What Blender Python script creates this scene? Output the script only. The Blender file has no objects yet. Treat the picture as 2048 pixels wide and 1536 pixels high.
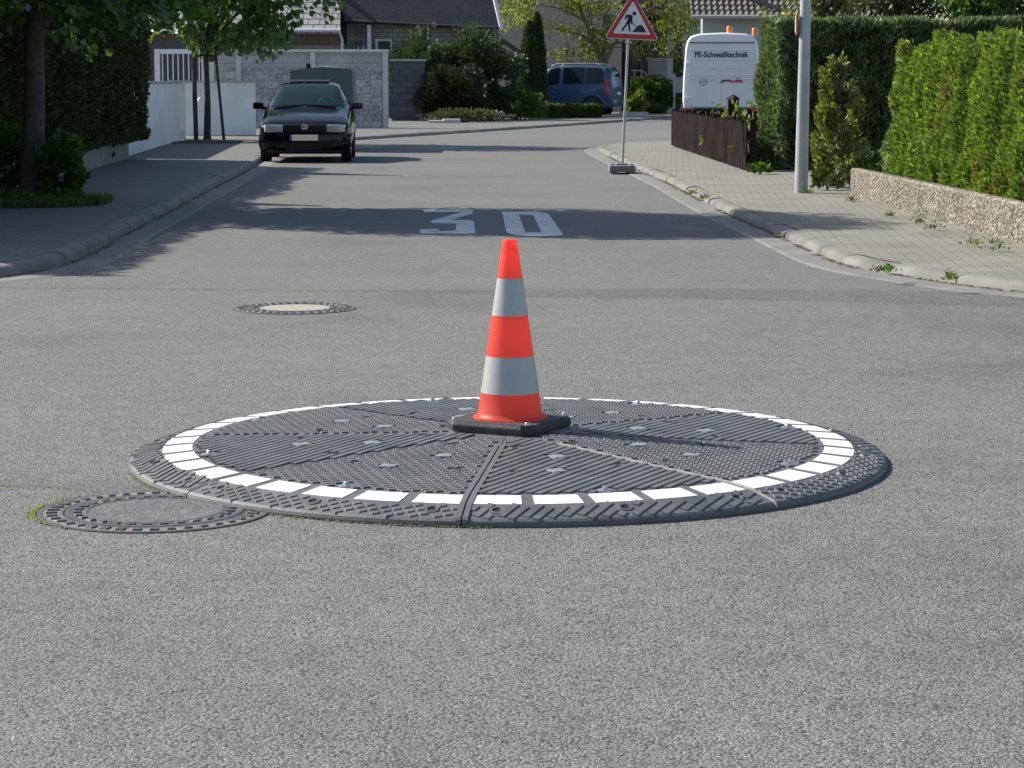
import bpy, bmesh, math, random
import numpy as np
from mathutils import Vector, Matrix, noise as mnoise
R = math.radians
S = bpy.context.scene
COL = S.collection
# ------------------------------------------------------------------ camera, sky, sun, exposure
F_PX, CAM_H = 4700.0, 1.45
PITCH = math.atan(608 / F_PX)
cam = bpy.data.cameras.new('camera')
cam.sensor_fit = 'HORIZONTAL'; cam.sensor_width = 36.0; cam.lens = 36.0 * F_PX / 2048
cam.clip_start = 0.1; cam.clip_end = 1000
cam_o = bpy.data.objects.new('camera', cam); COL.objects.link(cam_o)
cam_o.location = (0, 0, CAM_H); cam_o.rotation_euler = (math.pi / 2 - PITCH, 0, 0)
S.camera = cam_o
SUN_EL = 38.5
SUN_XY = Vector((-0.905, 0.425)).normalized()          # horizontal direction towards the sun
world = bpy.data.worlds.new('World'); S.world = world; world.use_nodes = True
wn = world.node_tree.nodes
sky = wn.new('ShaderNodeTexSky'); sky.sky_type = 'NISHITA'; sky.sun_disc = False
sky.sun_elevation = R(SUN_EL); sky.sun_rotation = math.atan2(SUN_XY.x, SUN_XY.y)
world.node_tree.links.new(sky.outputs[0], wn['Background'].inputs[0])
wn['Background'].inputs[1].default_value = 0.105
sun = bpy.data.lights.new('sun', 'SUN'); sun.energy = 4.6; sun.angle = R(0.55); sun.color = (1.0, 0.945, 0.86)
sun_o = bpy.data.objects.new('sun', sun); COL.objects.link(sun_o)
sd = Vector((SUN_XY.x * math.cos(R(SUN_EL)), SUN_XY.y * math.cos(R(SUN_EL)), math.sin(R(SUN_EL))))
sun_o.rotation_euler = sd.to_track_quat('Z', 'Y').to_euler()
S.view_settings.view_transform = 'Standard'; S.view_settings.look = 'None'
S.view_settings.exposure = 0.75; S.view_settings.gamma = 1.0
S.cycles.max_bounces = 6; S.cycles.transparent_max_bounces = 6
S.cycles.use_denoising = True

# ------------------------------------------------------------------ survey: photo pixel -> point on the ground / at a distance
_c, _s = math.cos(PITCH), math.sin(PITCH)
def ray(px, py):
    dx, dy = (px - 1024) / F_PX, (py - 768) / F_PX
    return Vector((dx, _c - dy * _s, -_s - dy * _c))
def gp(px, py, z=0.0):
    d = ray(px, py); t = (z - CAM_H) / d.z
    return Vector((d.x * t, d.y * t, z))
def at(px, py, Y):
    d = ray(px, py); t = Y / d.y
    return Vector((d.x * t, Y, CAM_H + d.z * t))

# ------------------------------------------------------------------ materials
MATS = {}
def nodes_of(m): return m.node_tree.nodes, m.node_tree.links
def mat(name, col, rough=0.7, var=0.0, vscale=4.0, bump=0.0, bscale=60.0, metal=0.0, spec=0.5, coat=0.0, col2=None, detail=4.0):
    if name in MATS: return MATS[name]
    m = bpy.data.materials.new(name); m.use_nodes = True
    n, l = nodes_of(m); b = n['Principled BSDF']
    b.inputs['Roughness'].default_value = rough; b.inputs['Metallic'].default_value = metal
    b.inputs['Specular IOR Level'].default_value = spec; b.inputs['Coat Weight'].default_value = coat
    b.inputs['Coat Roughness'].default_value = 0.05
    b.inputs['Base Color'].default_value = (*col, 1)
    tc = n.new('ShaderNodeTexCoord')
    if var > 0 or col2:
        t = n.new('ShaderNodeTexNoise'); t.inputs['Scale'].default_value = vscale; t.inputs['Detail'].default_value = detail
        l.new(tc.outputs['Object'], t.inputs['Vector'])
        r = n.new('ShaderNodeValToRGB'); r.color_ramp.elements[0].position = 0.32; r.color_ramp.elements[1].position = 0.68
        c2 = col2 if col2 else tuple(min(1, c * (1 + var)) for c in col)
        c1 = col if col2 else tuple(c * (1 - var) for c in col)
        r.color_ramp.elements[0].color = (*c1, 1); r.color_ramp.elements[1].color = (*c2, 1)
        l.new(t.outputs['Fac'], r.inputs[0]); l.new(r.outputs[0], b.inputs['Base Color'])
    if bump > 0:
        t2 = n.new('ShaderNodeTexNoise'); t2.inputs['Scale'].default_value = bscale; t2.inputs['Detail'].default_value = 3
        l.new(tc.outputs['Object'], t2.inputs['Vector'])
        bp = n.new('ShaderNodeBump'); bp.inputs['Strength'].default_value = bump; bp.inputs['Distance'].default_value = 0.01
        l.new(t2.outputs['Fac'], bp.inputs['Height']); l.new(bp.outputs[0], b.inputs['Normal'])
    MATS[name] = m
    return m

def mix_rgb(n, l, fac, a, b, mode='MIX'):
    x = n.new('ShaderNodeMix'); x.data_type = 'RGBA'; x.blend_type = mode
    for i, v in ((0, fac), (6, a), (7, b)):
        if isinstance(v, (int, float)): x.inputs[i].default_value = v
        elif isinstance(v, tuple): x.inputs[i].default_value = (*v, 1)
        else: l.new(v, x.inputs[i])
    return x.outputs[2]

def ramp(n, l, src, stops):
    r = n.new('ShaderNodeValToRGB')
    e = r.color_ramp.elements
    while len(e) < len(stops): e.new(0.5)
    for i, (p, c) in enumerate(stops):
        e[i].position = p; e[i].color = (c, c, c, 1) if isinstance(c, (int, float)) else (*c, 1)
    l.new(src, r.inputs[0]); return r.outputs[0]

def asphalt_mat(name, lo, mid, hi, cell=150.0, bump=0.6):
    m = bpy.data.materials.new(name); m.use_nodes = True
    n, l = nodes_of(m); b = n['Principled BSDF']; b.inputs['Roughness'].default_value = 0.85
    b.inputs['Specular IOR Level'].default_value = 0.35
    tc = n.new('ShaderNodeTexCoord')
    v = n.new('ShaderNodeTexVoronoi'); v.inputs['Scale'].default_value = cell; l.new(tc.outputs['Object'], v.inputs['Vector'])
    sep = n.new('ShaderNodeSeparateColor'); l.new(v.outputs['Color'], sep.inputs[0])
    stone = ramp(n, l, sep.outputs[0], [(0.0, lo), (0.3, mid), (0.86, mid), (1.0, hi)])
    # binder between the stones
    edge = ramp(n, l, v.outputs['Distance'], [(0.35, 1.0), (0.75, 0.55)])
    c = mix_rgb(n, l, 1.0, stone, edge, 'MULTIPLY')
    # mottling and stains
    t = n.new('ShaderNodeTexNoise'); t.inputs['Scale'].default_value = 0.55; t.inputs['Detail'].default_value = 7; t.inputs['Roughness'].default_value = 0.66
    l.new(tc.outputs['Object'], t.inputs['Vector'])
    c = mix_rgb(n, l, 1.0, c, ramp(n, l, t.outputs['Fac'], [(0.30, (0.76, 0.765, 0.78)), (0.45, (0.97, 0.97, 0.96)), (0.72, (1.13, 1.12, 1.07))]), 'MULTIPLY')
    t2 = n.new('ShaderNodeTexNoise'); t2.inputs['Scale'].default_value = 7.0; t2.inputs['Detail'].default_value = 5; t2.inputs['Roughness'].default_value = 0.7
    l.new(tc.outputs['Object'], t2.inputs['Vector'])
    c = mix_rgb(n, l, 1.0, c, ramp(n, l, t2.outputs['Fac'], [(0.25, 0.8), (0.75, 1.17)]), 'MULTIPLY')
    l.new(c, b.inputs['Base Color'])
    bp = n.new('ShaderNodeBump'); bp.inputs['Strength'].default_value = bump; bp.inputs['Distance'].default_value = 0.004; bp.invert = True
    l.new(v.outputs['Distance'], bp.inputs['Height'])
    l.new(bp.outputs[0], b.inputs['Normal'])
    MATS[name] = m; return m

def brick_mat(name, c1, c2, mortar, w, h, msize=0.006, rough=0.8, rotz=0.0, plane='XY', bump=0.5, grain=0.15, grain_scale=40, squash=1.0):
    m = bpy.data.materials.new(name); m.use_nodes = True
    n, l = nodes_of(m); b = n['Principled BSDF']; b.inputs['Roughness'].default_value = rough
    tc = n.new('ShaderNodeTexCoord'); mp = n.new('ShaderNodeMapping')
    if plane == 'XZ': mp.inputs['Rotation'].default_value = (R(-90), 0, 0)
    elif plane == 'YZ': mp.inputs['Rotation'].default_value = (R(-90), 0, R(-90))
    else: mp.inputs['Rotation'].default_value = (0, 0, rotz)
    l.new(tc.outputs['Object'], mp.inputs['Vector'])
    k = n.new('ShaderNodeTexBrick'); k.inputs['Scale'].default_value = 1.0
    k.inputs['Brick Width'].default_value = w; k.inputs['Row Height'].default_value = h
    k.inputs['Mortar Size'].default_value = msize; k.inputs['Mortar Smooth'].default_value = 0.3
    k.inputs['Color1'].default_value = (*c1, 1); k.inputs['Color2'].default_value = (*c2, 1); k.inputs['Mortar'].default_value = (*mortar, 1)
    k.squash = squash
    l.new(mp.outputs[0], k.inputs['Vector'])
    t = n.new('ShaderNodeTexNoise'); t.inputs['Scale'].default_value = grain_scale; t.inputs['Detail'].default_value = 5
    l.new(tc.outputs['Object'], t.inputs['Vector'])
    c = mix_rgb(n, l, 1.0, k.outputs['Color'], ramp(n, l, t.outputs['Fac'], [(0.3, 1 - grain), (0.7, 1 + grain)]), 'MULTIPLY')
    t3 = n.new('ShaderNodeTexNoise'); t3.inputs['Scale'].default_value = 1.3; t3.inputs['Detail'].default_value = 5
    l.new(tc.outputs['Object'], t3.inputs['Vector'])
    c = mix_rgb(n, l, 1.0, c, ramp(n, l, t3.outputs['Fac'], [(0.3, (0.82, 0.82, 0.8)), (0.7, (1.12, 1.12, 1.1))]), 'MULTIPLY')
    l.new(c, b.inputs['Base Color'])
    if bump:
        inv = n.new('ShaderNodeMath'); inv.operation = 'SUBTRACT'; inv.inputs[0].default_value = 1.0; l.new(k.outputs['Fac'], inv.inputs[1])
        ad = n.new('ShaderNodeMath'); ad.operation = 'MULTIPLY_ADD'; ad.inputs[1].default_value = 0.5; l.new(t.outputs['Fac'], ad.inputs[0]); l.new(inv.outputs[0], ad.inputs[2])
        bp = n.new('ShaderNodeBump'); bp.inputs['Strength'].default_value = bump; bp.inputs['Distance'].default_value = 0.012
        l.new(ad.outputs[0], bp.inputs['Height']); l.new(bp.outputs[0], b.inputs['Normal'])
    MATS[name] = m; return m

def leaf_mat(name, dark, light, trans=0.35, rough=0.55, tcol=None, spots=None, spec=0.3):
    """each leaf its own shade, a little light passes through"""
    m = bpy.data.materials.new(name); m.use_nodes = True
    n, l = nodes_of(m); b = n['Principled BSDF']; b.inputs['Roughness'].default_value = rough
    b.inputs['Specular IOR Level'].default_value = spec
    g = n.new('ShaderNodeNewGeometry')
    c = ramp(n, l, g.outputs['Random Per Island'], [(0.0, dark), (0.75, light), (1.0, tuple(min(1, x * 1.3) for x in light))])
    tc = n.new('ShaderNodeTexCoord'); t = n.new('ShaderNodeTexNoise'); t.inputs['Scale'].default_value = 2.2; t.inputs['Detail'].default_value = 3
    l.new(tc.outputs['Object'], t.inputs['Vector'])
    c = mix_rgb(n, l, 1.0, c, ramp(n, l, t.outputs['Fac'], [(0.3, (0.72, 0.74, 0.72)), (0.7, (1.2, 1.18, 1.0))]), 'MULTIPLY')
    if spots:
        t2 = n.new('ShaderNodeTexNoise'); t2.inputs['Scale'].default_value = 3.4; t2.inputs['Detail'].default_value = 4
        l.new(tc.outputs['Object'], t2.inputs['Vector'])
        c = mix_rgb(n, l, ramp(n, l, t2.outputs['Fac'], [(0.60, 0.0), (0.70, 0.8)]), c, spots)
    l.new(c, b.inputs['Base Color'])
    tr = n.new('ShaderNodeBsdfTranslucent')
    l.new(mix_rgb(n, l, 1.0, c, tcol or (1.5, 1.6, 0.7), 'MULTIPLY'), tr.inputs[0])
    mx = n.new('ShaderNodeMixShader'); mx.inputs[0].default_value = trans
    l.new(b.outputs[0], mx.inputs[1]); l.new(tr.outputs[0], mx.inputs[2])
    l.new(mx.outputs[0], n['Material Output'].inputs['Surface'])
    MATS[name] = m; return m

# ------------------------------------------------------------------ mesh helpers
class MB:
    """collects shapes that become ONE mesh object"""
    def __init__(s): s.v = []; s.f = []; s.mi = []; s.cur = 0; s.M = Matrix.Identity(4)
    def add(s, verts, faces):
        o = len(s.v)
        s.v += [tuple(s.M @ Vector(p)) for p in verts]
        s.f += [tuple(i + o for i in f) for f in faces]; s.mi += [s.cur] * len(faces)
        return s
    def box(s, c, size, rz=0.0, ch=0.0):
        hx, hy, hz = size[0] / 2, size[1] / 2, size[2] / 2
        m = Matrix.Translation(c) @ Matrix.Rotation(rz, 4, 'Z')
        if ch <= 0:
            vs = [m @ Vector((x * hx, y * hy, z * hz)) for z in (-1, 1) for x, y in ((-1, -1), (1, -1), (1, 1), (-1, 1))]
            return s.add(vs, [(3, 2, 1, 0), (4, 5, 6, 7), (0, 1, 5, 4), (1, 2, 6, 5), (2, 3, 7, 6), (3, 0, 4, 7)])
        bm = bmesh.new(); bmesh.ops.create_cube(bm, size=1.0)
        for v in bm.verts: v.co = Vector((v.co.x * size[0], v.co.y * size[1], v.co.z * size[2]))
        bmesh.ops.bevel(bm, geom=bm.edges[:], offset=ch, segments=2, affect='EDGES', profile=0.6)
        bm.verts.index_update()
        s.add([m @ v.co for v in bm.verts], [[v.index for v in f.verts] for f in bm.faces]); bm.free(); return s
    def prism(s, pts, a, b, plane='XY'):
        """outline extruded from a to b along the third axis"""
        def P(u, v, w): return {'XY': (u, v, w), 'XZ': (u, w, v), 'YZ': (w, u, v)}[plane]
        n = len(pts)
        vs = [P(u, v, a) for u, v in pts] + [P(u, v, b) for u, v in pts]
        fs = [tuple(range(n - 1, -1, -1)), tuple(range(n, 2 * n))] + [(i, (i + 1) % n, n + (i + 1) % n, n + i) for i in range(n)]
        return s.add(vs, fs)
    def tube(s, pts, radii, n=8, cap=True):
        pts = [Vector(p) for p in pts]
        if not hasattr(radii, '__len__'): radii = [radii] * len(pts)
        vs = []; up = Vector((0.13, 0.97, 0.21)).normalized()
        for i, p in enumerate(pts):
            d = (pts[min(i + 1, len(pts) - 1)] - pts[max(i - 1, 0)]).normalized()
            a = d.cross(up)
            if a.length < 0.05: a = d.cross(Vector((1, 0, 0)))
            a.normalize(); b = d.cross(a).normalized()
            vs += [p + (a * math.cos(2 * math.pi * k / n) + b * math.sin(2 * math.pi * k / n)) * radii[i] for k in range(n)]
        fs = [(i * n + k, i * n + (k + 1) % n, (i + 1) * n + (k + 1) % n, (i + 1) * n + k) for i in range(len(pts) - 1) for k in range(n)]
        if cap: fs += [tuple(range(n - 1, -1, -1)), tuple(range((len(pts) - 1) * n, len(pts) * n))]
        return s.add(vs, fs)
    def lathe(s, prof, n=32, c=(0, 0, 0), axis='Z'):
        """profile of (radius, height) turned round an axis"""
        vs = []; idx = []
        for r, h in prof:
            if r <= 1e-6:
                idx.append([len(vs)] * n); vs.append((0, 0, h))
            else:
                idx.append(list(range(len(vs), len(vs) + n)))
                vs += [(r * math.cos(2 * math.pi * k / n), r * math.sin(2 * math.pi * k / n), h) for k in range(n)]
        fs = []
        for a, b in zip(idx, idx[1:]):
            for k in range(n):
                f = [a[k], a[(k + 1) % n], b[(k + 1) % n], b[k]]
                g = []
                for q in f:
                    if q not in g: g.append(q)
                if len(g) >= 3: fs.append(tuple(g))
        if axis == 'X': vs = [(z, x, y) for x, y, z in vs]
        if axis == 'Y': vs = [(y, z, x) for x, y, z in vs]
        return s.add([(x + c[0], y + c[1], z + c[2]) for x, y, z in vs], fs)
    def grid(s, rows, closed=False):
        """sheet through rows of points"""
        m = len(rows[0]); vs = [p for r in rows for p in r]
        fs = []
        for i in range(len(rows) - 1):
            for k in range(m if closed else m - 1):
                fs.append((i * m + k, i * m + (k + 1) % m, (i + 1) * m + (k + 1) % m, (i + 1) * m + k))
        return s.add(vs, fs)
    def build(s, name, mats, parent=None, smooth=None):
        me = bpy.data.meshes.new(name)
        me.from_pydata([tuple(p) for p in s.v], [], s.f)
        if not isinstance(mats, (list, tuple)): mats = [mats]
        for m in mats: me.materials.append(m)
        if len(mats) > 1: me.polygons.foreach_set('material_index', s.mi)
        bm = bmesh.new(); bm.from_mesh(me); bmesh.ops.recalc_face_normals(bm, faces=bm.faces[:]); bm.to_mesh(me); bm.free()
        if smooth:
            me.polygons.foreach_set('use_smooth', [True] * len(me.polygons)); me.set_sharp_from_angle(angle=R(smooth))
        me.update()
        o = bpy.data.objects.new(name, me); COL.objects.link(o)
        if parent: o.parent = parent
        return o
def raw(name, V, Fc, mats, parent=None):
    me = bpy.data.meshes.new(name); me.from_pydata(V, [], Fc); me.materials.append(mats)
    o = bpy.data.objects.new(name, me); COL.objects.link(o)
    if parent: o.parent = parent
    return o
def tag(o, label, cat, group=None):
    o['label'] = label; o['category'] = cat
    if group: o['group'] = group
    return o
def thing(name, label, cat, loc=(0, 0, 0), rz=0.0, group=None):
    o = bpy.data.objects.new(name, None); o.empty_display_size = 0.2; COL.objects.link(o)
    o.location = loc; o.rotation_euler = (0, 0, rz)
    return tag(o, label, cat, group)
def struct(o, kind='structure'):
    o['kind'] = kind; return o
def copy_tree(o, parent=None):
    kids = list(o.children); c = o.copy(); COL.objects.link(c)
    if parent: c.parent = parent
    for k in kids: copy_tree(k, c)
    return c

# ------------------------------------------------------------------ foliage
def leaves(name, P, N, L, W, m, parent=None, seed=1, droop=0.0, fold=0.18):
    """P points, N the way each leaf grows, L/W sizes: every leaf a small folded rhombus"""
    g = np.random.default_rng(seed); n = len(P)
    N = N / (np.linalg.norm(N, axis=1, keepdims=True) + 1e-9)
    T = g.normal(size=(n, 3)); T -= (T * N).sum(1, keepdims=True) * N; T /= np.linalg.norm(T, axis=1, keepdims=True) + 1e-9
    B = np.cross(N, T)
    L = np.broadcast_to(np.asarray(L, float), (n,))[:, None]; W = np.broadcast_to(np.asarray(W, float), (n,))[:, None]
    V = np.empty((n, 4, 3))
    V[:, 0] = P - N * L * 0.5
    V[:, 1] = P + T * W * 0.5 + B * W * fold
    V[:, 2] = P + N * L * 0.5
    V[:, 3] = P - T * W * 0.5 + B * W * fold
    V[:, 2, 2] -= droop * L[:, 0]
    me = bpy.data.meshes.new(name)
    me.vertices.add(n * 4); me.vertices.foreach_set('co', V.reshape(-1))
    me.loops.add(n * 4); me.loops.foreach_set('vertex_index', np.arange(n * 4, dtype=np.int32))
    me.polygons.add(n); me.polygons.foreach_set('loop_start', np.arange(0, n * 4, 4, dtype=np.int32)); me.polygons.foreach_set('loop_total', np.full(n, 4, dtype=np.int32))
    me.materials.append(m); me.update(calc_edges=True); me.validate()
    o = bpy.data.objects.new(name, me); COL.objects.link(o)
    if parent: o.parent = parent
    return o
def nz(p, sc): return mnoise.noise(Vector(p) * sc)
def blob_points(c, r, n, seed, clump=1.6, hollow=0.45, thresh=-0.15, clump_amp=0.35):
    """points through a crown: clumpy, uneven outline, denser to the outside"""
    g = np.random.default_rng(seed); out = []; nn = []
    off = Vector((seed * 3.1, seed * 1.7, seed * 0.9))
    while len(out) < n:
        d = g.normal(size=3); d /= np.linalg.norm(d)
        q = hollow + (1 - hollow) * g.random() ** 0.6
        dv = Vector(d)
        edge = 1.0 + clump_amp * mnoise.noise(dv * 2.1 + off)
        p = Vector((c[0] + d[0] * r[0] * q * edge, c[1] + d[1] * r[1] * q * edge, c[2] + d[2] * r[2] * q * edge))
        if mnoise.noise(p * clump + off) < thresh: continue
        out.append(p); nn.append(d)
    return np.array(out), np.array(nn)
# ------------------------------------------------------------------ ground, road, pavements, kerbs
M_asph = asphalt_mat('asphalt', (0.050, 0.050, 0.049), (0.190, 0.187, 0.174), (0.30, 0.295, 0.27), cell=130.0, bump=1.0)
M_tar = asphalt_mat('asphalt_dark', (0.05, 0.05, 0.05), (0.130, 0.129, 0.123), (0.30, 0.30, 0.28), cell=120.0)
M_conc = mat('concrete', (0.120, 0.117, 0.103), 0.85, col2=(0.205, 0.197, 0.170), vscale=2.2, bump=0.35, bscale=90, detail=7)
M_gut = mat('gutter_concrete', (0.135, 0.132, 0.118), 0.85, col2=(0.200, 0.195, 0.172), vscale=2.0, bump=0.3, bscale=70, detail=7)
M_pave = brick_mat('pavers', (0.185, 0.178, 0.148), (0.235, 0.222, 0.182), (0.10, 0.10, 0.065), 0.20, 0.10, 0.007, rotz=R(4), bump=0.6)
M_soil = mat('soil', (0.06, 0.045, 0.03), 0.95, var=0.4, vscale=6, bump=0.8, bscale=25)
M_grass_ground = mat('garden_ground', (0.06, 0.075, 0.03), 0.95, var=0.4, vscale=1.5, bump=0.6, bscale=20)
M_litter = mat('leaf_litter', (0.20, 0.13, 0.07), 0.95, col2=(0.34, 0.28, 0.19), vscale=14, bump=0.8, bscale=60)

struct(MB().box((0, 60, -0.05), (500, 500, 0.02)).build('ground', M_grass_ground))
b = MB(); xs = [-60, -20, -6, 6, 20, 60]; ys = [-30, 0, 6, 14, 30, 60, 150]
b.grid([[(x, y, 0) for x in xs] for y in ys]); struct(b.build('road', M_asph))

def resample(pts, step):
    pts = [Vector((p[0], p[1])) for p in pts]
    # Catmull-Rom through the points, then even spacing
    den = []
    for i in range(len(pts) - 1):
        p0, p1, p2, p3 = pts[max(0, i - 1)], pts[i], pts[i + 1], pts[min(len(pts) - 1, i + 2)]
        for k in range(16):
            t = k / 16
            den.append(0.5 * ((2 * p1) + (p2 - p0) * t + (2 * p0 - 5 * p1 + 4 * p2 - p3) * t * t + (3 * p1 - p0 - 3 * p2 + p3) * t ** 3))
    den.append(pts[-1])
    out = [den[0]]; acc = 0
    for a, c in zip(den, den[1:]):
        d = (c - a).length
        while acc + d >= step:
            t = (step - acc) / d; a = a + (c - a) * t; out.append(a.copy()); d = (c - a).length; acc = 0
        acc += d
    return out
def offset(pts, d):
    out = []
    for i, p in enumerate(pts):
        t = (pts[min(i + 1, len(pts) - 1)] - pts[max(i - 1, 0)]).normalized()
        out.append(p + Vector((t.y, -t.x)) * d)          # positive: to the right of travel
    return out
LK = [(-9, 13.2), (-6.6, 15.1), (-4.7, 16.4), (-3.9, 17.05), (-3.57, 18.0), (-3.52, 19.5), (-3.64, 22.0), (-3.78, 25.7), (-4.0, 31.3), (-4.38, 40.6), (-4.68, 46), (-4.74, 51), (-3.9, 56.2), (-0.9, 65.8), (2.9, 78.5), (6.0, 89.8), (9, 101)]
RK = [(8.6, 12.6), (6.0, 13.7), (4.4, 15.05), (3.51, 16.04), (3.2, 16.6), (2.97, 17.2), (2.72, 17.95), (2.60, 18.75), (2.54, 20.1), (2.48, 22.2), (2.33, 26.2), (2.21, 33.0), (2.02, 38.7), (1.80, 46.5), (1.86, 50.0), (2.5, 52.6), (3.9, 54.3), (7, 56), (13, 58.5)]
def kerb(pts, side, hump, name):
    """side +1: the road lies to the right of travel. One stone a metre, open joints, rounded edge."""
    p = resample(pts, 0.1); b = MB()
    prof = [(0.0, -0.02), (0.012, hump * 0.60), (0.034, hump * 0.86), (0.070, hump), (0.145, hump + 0.005), (0.15, -0.02)]
    per = 10; rng = random.Random(4 if side > 0 else 9)
    for i in range(0, len(p) - per, per):
        dz = rng.uniform(-0.006, 0.006); dx = rng.uniform(-0.006, 0.006)
        sl = [p[i + k].copy() for k in range(per + 1)]
        sl[0] = sl[0].lerp(sl[1], 0.06); sl[-1] = sl[-1].lerp(sl[-2], 0.06)
        rows = []
        offs = [offset(sl, -side * (u + dx)) for u, _ in prof]
        for k in range(per + 1):
            rows.append([(offs[q][k].x, offs[q][k].y, prof[q][1] + (dz if q not in (0, 5) else 0)) for q in range(len(prof))])
        b.grid(rows)
        for r in (rows[0], rows[-1]): b.add(r, [tuple(range(len(r)))])
    return struct(b.build(name, M_conc, smooth=40))
kerb(LK, +1, 0.094, 'kerb_left'); kerb(RK, -1, 0.074, 'kerb_right')
def strip(pts, d0, d1, z, m, name, step=0.4, kind='structure'):
    p = resample(pts, step); a = offset(p, d0); c = offset(p, d1); b = MB()
    e = offset(p, d1 * 0.86)
    b.grid([[(u.x, u.y, z) for u in a], [(u.x, u.y, z) for u in e], [(u.x, u.y, -0.003) for u in c]])
    return struct(b.build(name, m), kind)
strip(LK, 0.0, 0.30, 0.009, M_gut, 'gutter_left'); strip(RK, 0.0, -0.30, 0.009, M_gut, 'gutter_right')
def litter(pts, side, y0, y1, name, seed):
    rng = random.Random(seed); p = [q for q in resample(pts, 0.012) if y0 < q.y < y1]; o = offset(p, side * 1.0); b = MB()
    for q, r in zip(p, o):
        if mnoise.noise(Vector((q.x * 1.6, q.y * 1.6, seed))) < -0.2: continue
        d = (r - q); c = q + d * abs(rng.gauss(0.0, 0.025)) + d * 0.008
        a = rng.uniform(0, 6.3); L = rng.uniform(0.008, 0.028)
        u = Vector((math.cos(a), math.sin(a))) * L; w = Vector((-u.y, u.x)) * 0.45
        z = 0.011 + rng.uniform(0, 0.006)
        b.add([(c.x - u.x, c.y - u.y, z), (c.x + w.x, c.y + w.y, z + 0.006), (c.x + u.x, c.y + u.y, z), (c.x - w.x, c.y - w.y, z + 0.002)], [(0, 1, 2, 3)])
    return struct(b.build(name, M_litter), 'stuff')
litter(RK, -1, 15, 45, 'dry_leaf_litter', 3); litter(LK, 1, 15, 40, 'dry_leaf_litter', 5)

def paving(kpts, side, back, z, m, name):
    p = resample(kpts, 0.5); a = offset(p, -side * 0.15)
    bk = []
    n = len(p); L = [0]
    for u, v in zip(back, back[1:]): L.append(L[-1] + (Vector(v) - Vector(u)).length)
    for i in range(n):
        t = i / (n - 1) * L[-1]
        k = max(j for j in range(len(L)) if L[j] <= t + 1e-6); k = min(k, len(back) - 2)
        bk.append(Vector(back[k]).lerp(Vector(back[k + 1]), (t - L[k]) / (L[k + 1] - L[k])))
    b = MB(); rows = []
    for q in range(5): rows.append([(*(a[i].lerp(bk[i], q / 4)), z) for i in range(n)])
    b.grid(rows); return struct(b.build(name, m))
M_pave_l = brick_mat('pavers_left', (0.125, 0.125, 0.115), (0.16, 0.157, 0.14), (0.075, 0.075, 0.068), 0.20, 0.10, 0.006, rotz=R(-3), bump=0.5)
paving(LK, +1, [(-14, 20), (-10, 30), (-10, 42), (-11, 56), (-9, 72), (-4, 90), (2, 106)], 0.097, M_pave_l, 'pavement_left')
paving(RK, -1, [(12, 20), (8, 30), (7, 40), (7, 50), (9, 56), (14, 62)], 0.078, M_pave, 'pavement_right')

# the dark resurfaced strip across the junction and the worn joint to its left
def band(name, top, bot, z, m):
    b = MB(); T = [gp(x, y) for x, y in top]; B = [gp(x, y) for x, y in bot]
    b.grid([[(p.x, p.y, -0.002) for p in T], [(p.x, p.y - 0.03, z) for p in T], [(p.x, p.y + 0.03, z) for p in B], [(p.x, p.y, -0.002) for p in B]]); return struct(b.build(name, m))
band('asphalt_strip', [(-60, 574), (300, 577), (620, 580), (900, 581), (1060, 579), (1340, 577), (1600, 579), (1820, 582), (2120, 592)],
     [(-60, 576), (300, 579.5), (620, 583), (900, 586), (1060, 595), (1340, 597), (1600, 602), (1820, 608), (2120, 616)], 0.004, M_tar)

# 30 painted on the road
M_paint = mat('road_paint', (0.62, 0.62, 0.59), 0.75, col2=(0.40, 0.40, 0.39), vscale=5, bump=0.25, bscale=80, detail=8)
def road_poly(polys):
    b = MB()
    for p in polys:
        P = [gp(x, y) for x, y in p]; b.add([(q.x, q.y, 0.004) for q in P], [tuple(range(len(P)))])
    return b
def cx(x, y): return (800 + x / 5.689, 390 + y / 5.689)
three = [[(268, 172), (828, 172), (828, 192), (268, 203)], [(700, 198), (828, 192), (828, 215), (580, 285), (440, 300), (352, 296)],
         [(352, 296), (440, 300), (580, 285), (820, 290), (843, 312), (640, 330), (375, 326), (348, 312)],
         [(640, 330), (843, 312), (858, 430), (845, 440), (632, 408)], [(632, 408), (845, 440), (700, 446), (245, 442), (250, 430)],
         [(218, 396), (430, 388), (455, 410), (250, 430), (245, 442), (228, 430)]]
zero = [[(1152, 194), (1540, 192), (1690, 214), (1704, 240), (1515, 234), (1352, 226), (1168, 222)], [(1168, 222), (1352, 226), (1425, 428), (1240, 445), (1208, 420)],
        [(1515, 234), (1704, 240), (1855, 450), (1850, 462), (1612, 428)], [(1240, 445), (1425, 428), (1612, 428), (1850, 462), (1690, 472), (1500, 474), (1330, 464)]]
for nm, z in (('3', three), ('0', zero)):
    o = road_poly([[cx(*q) for q in p] for p in z]).build('road_marking', M_paint); struct(o)

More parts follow.
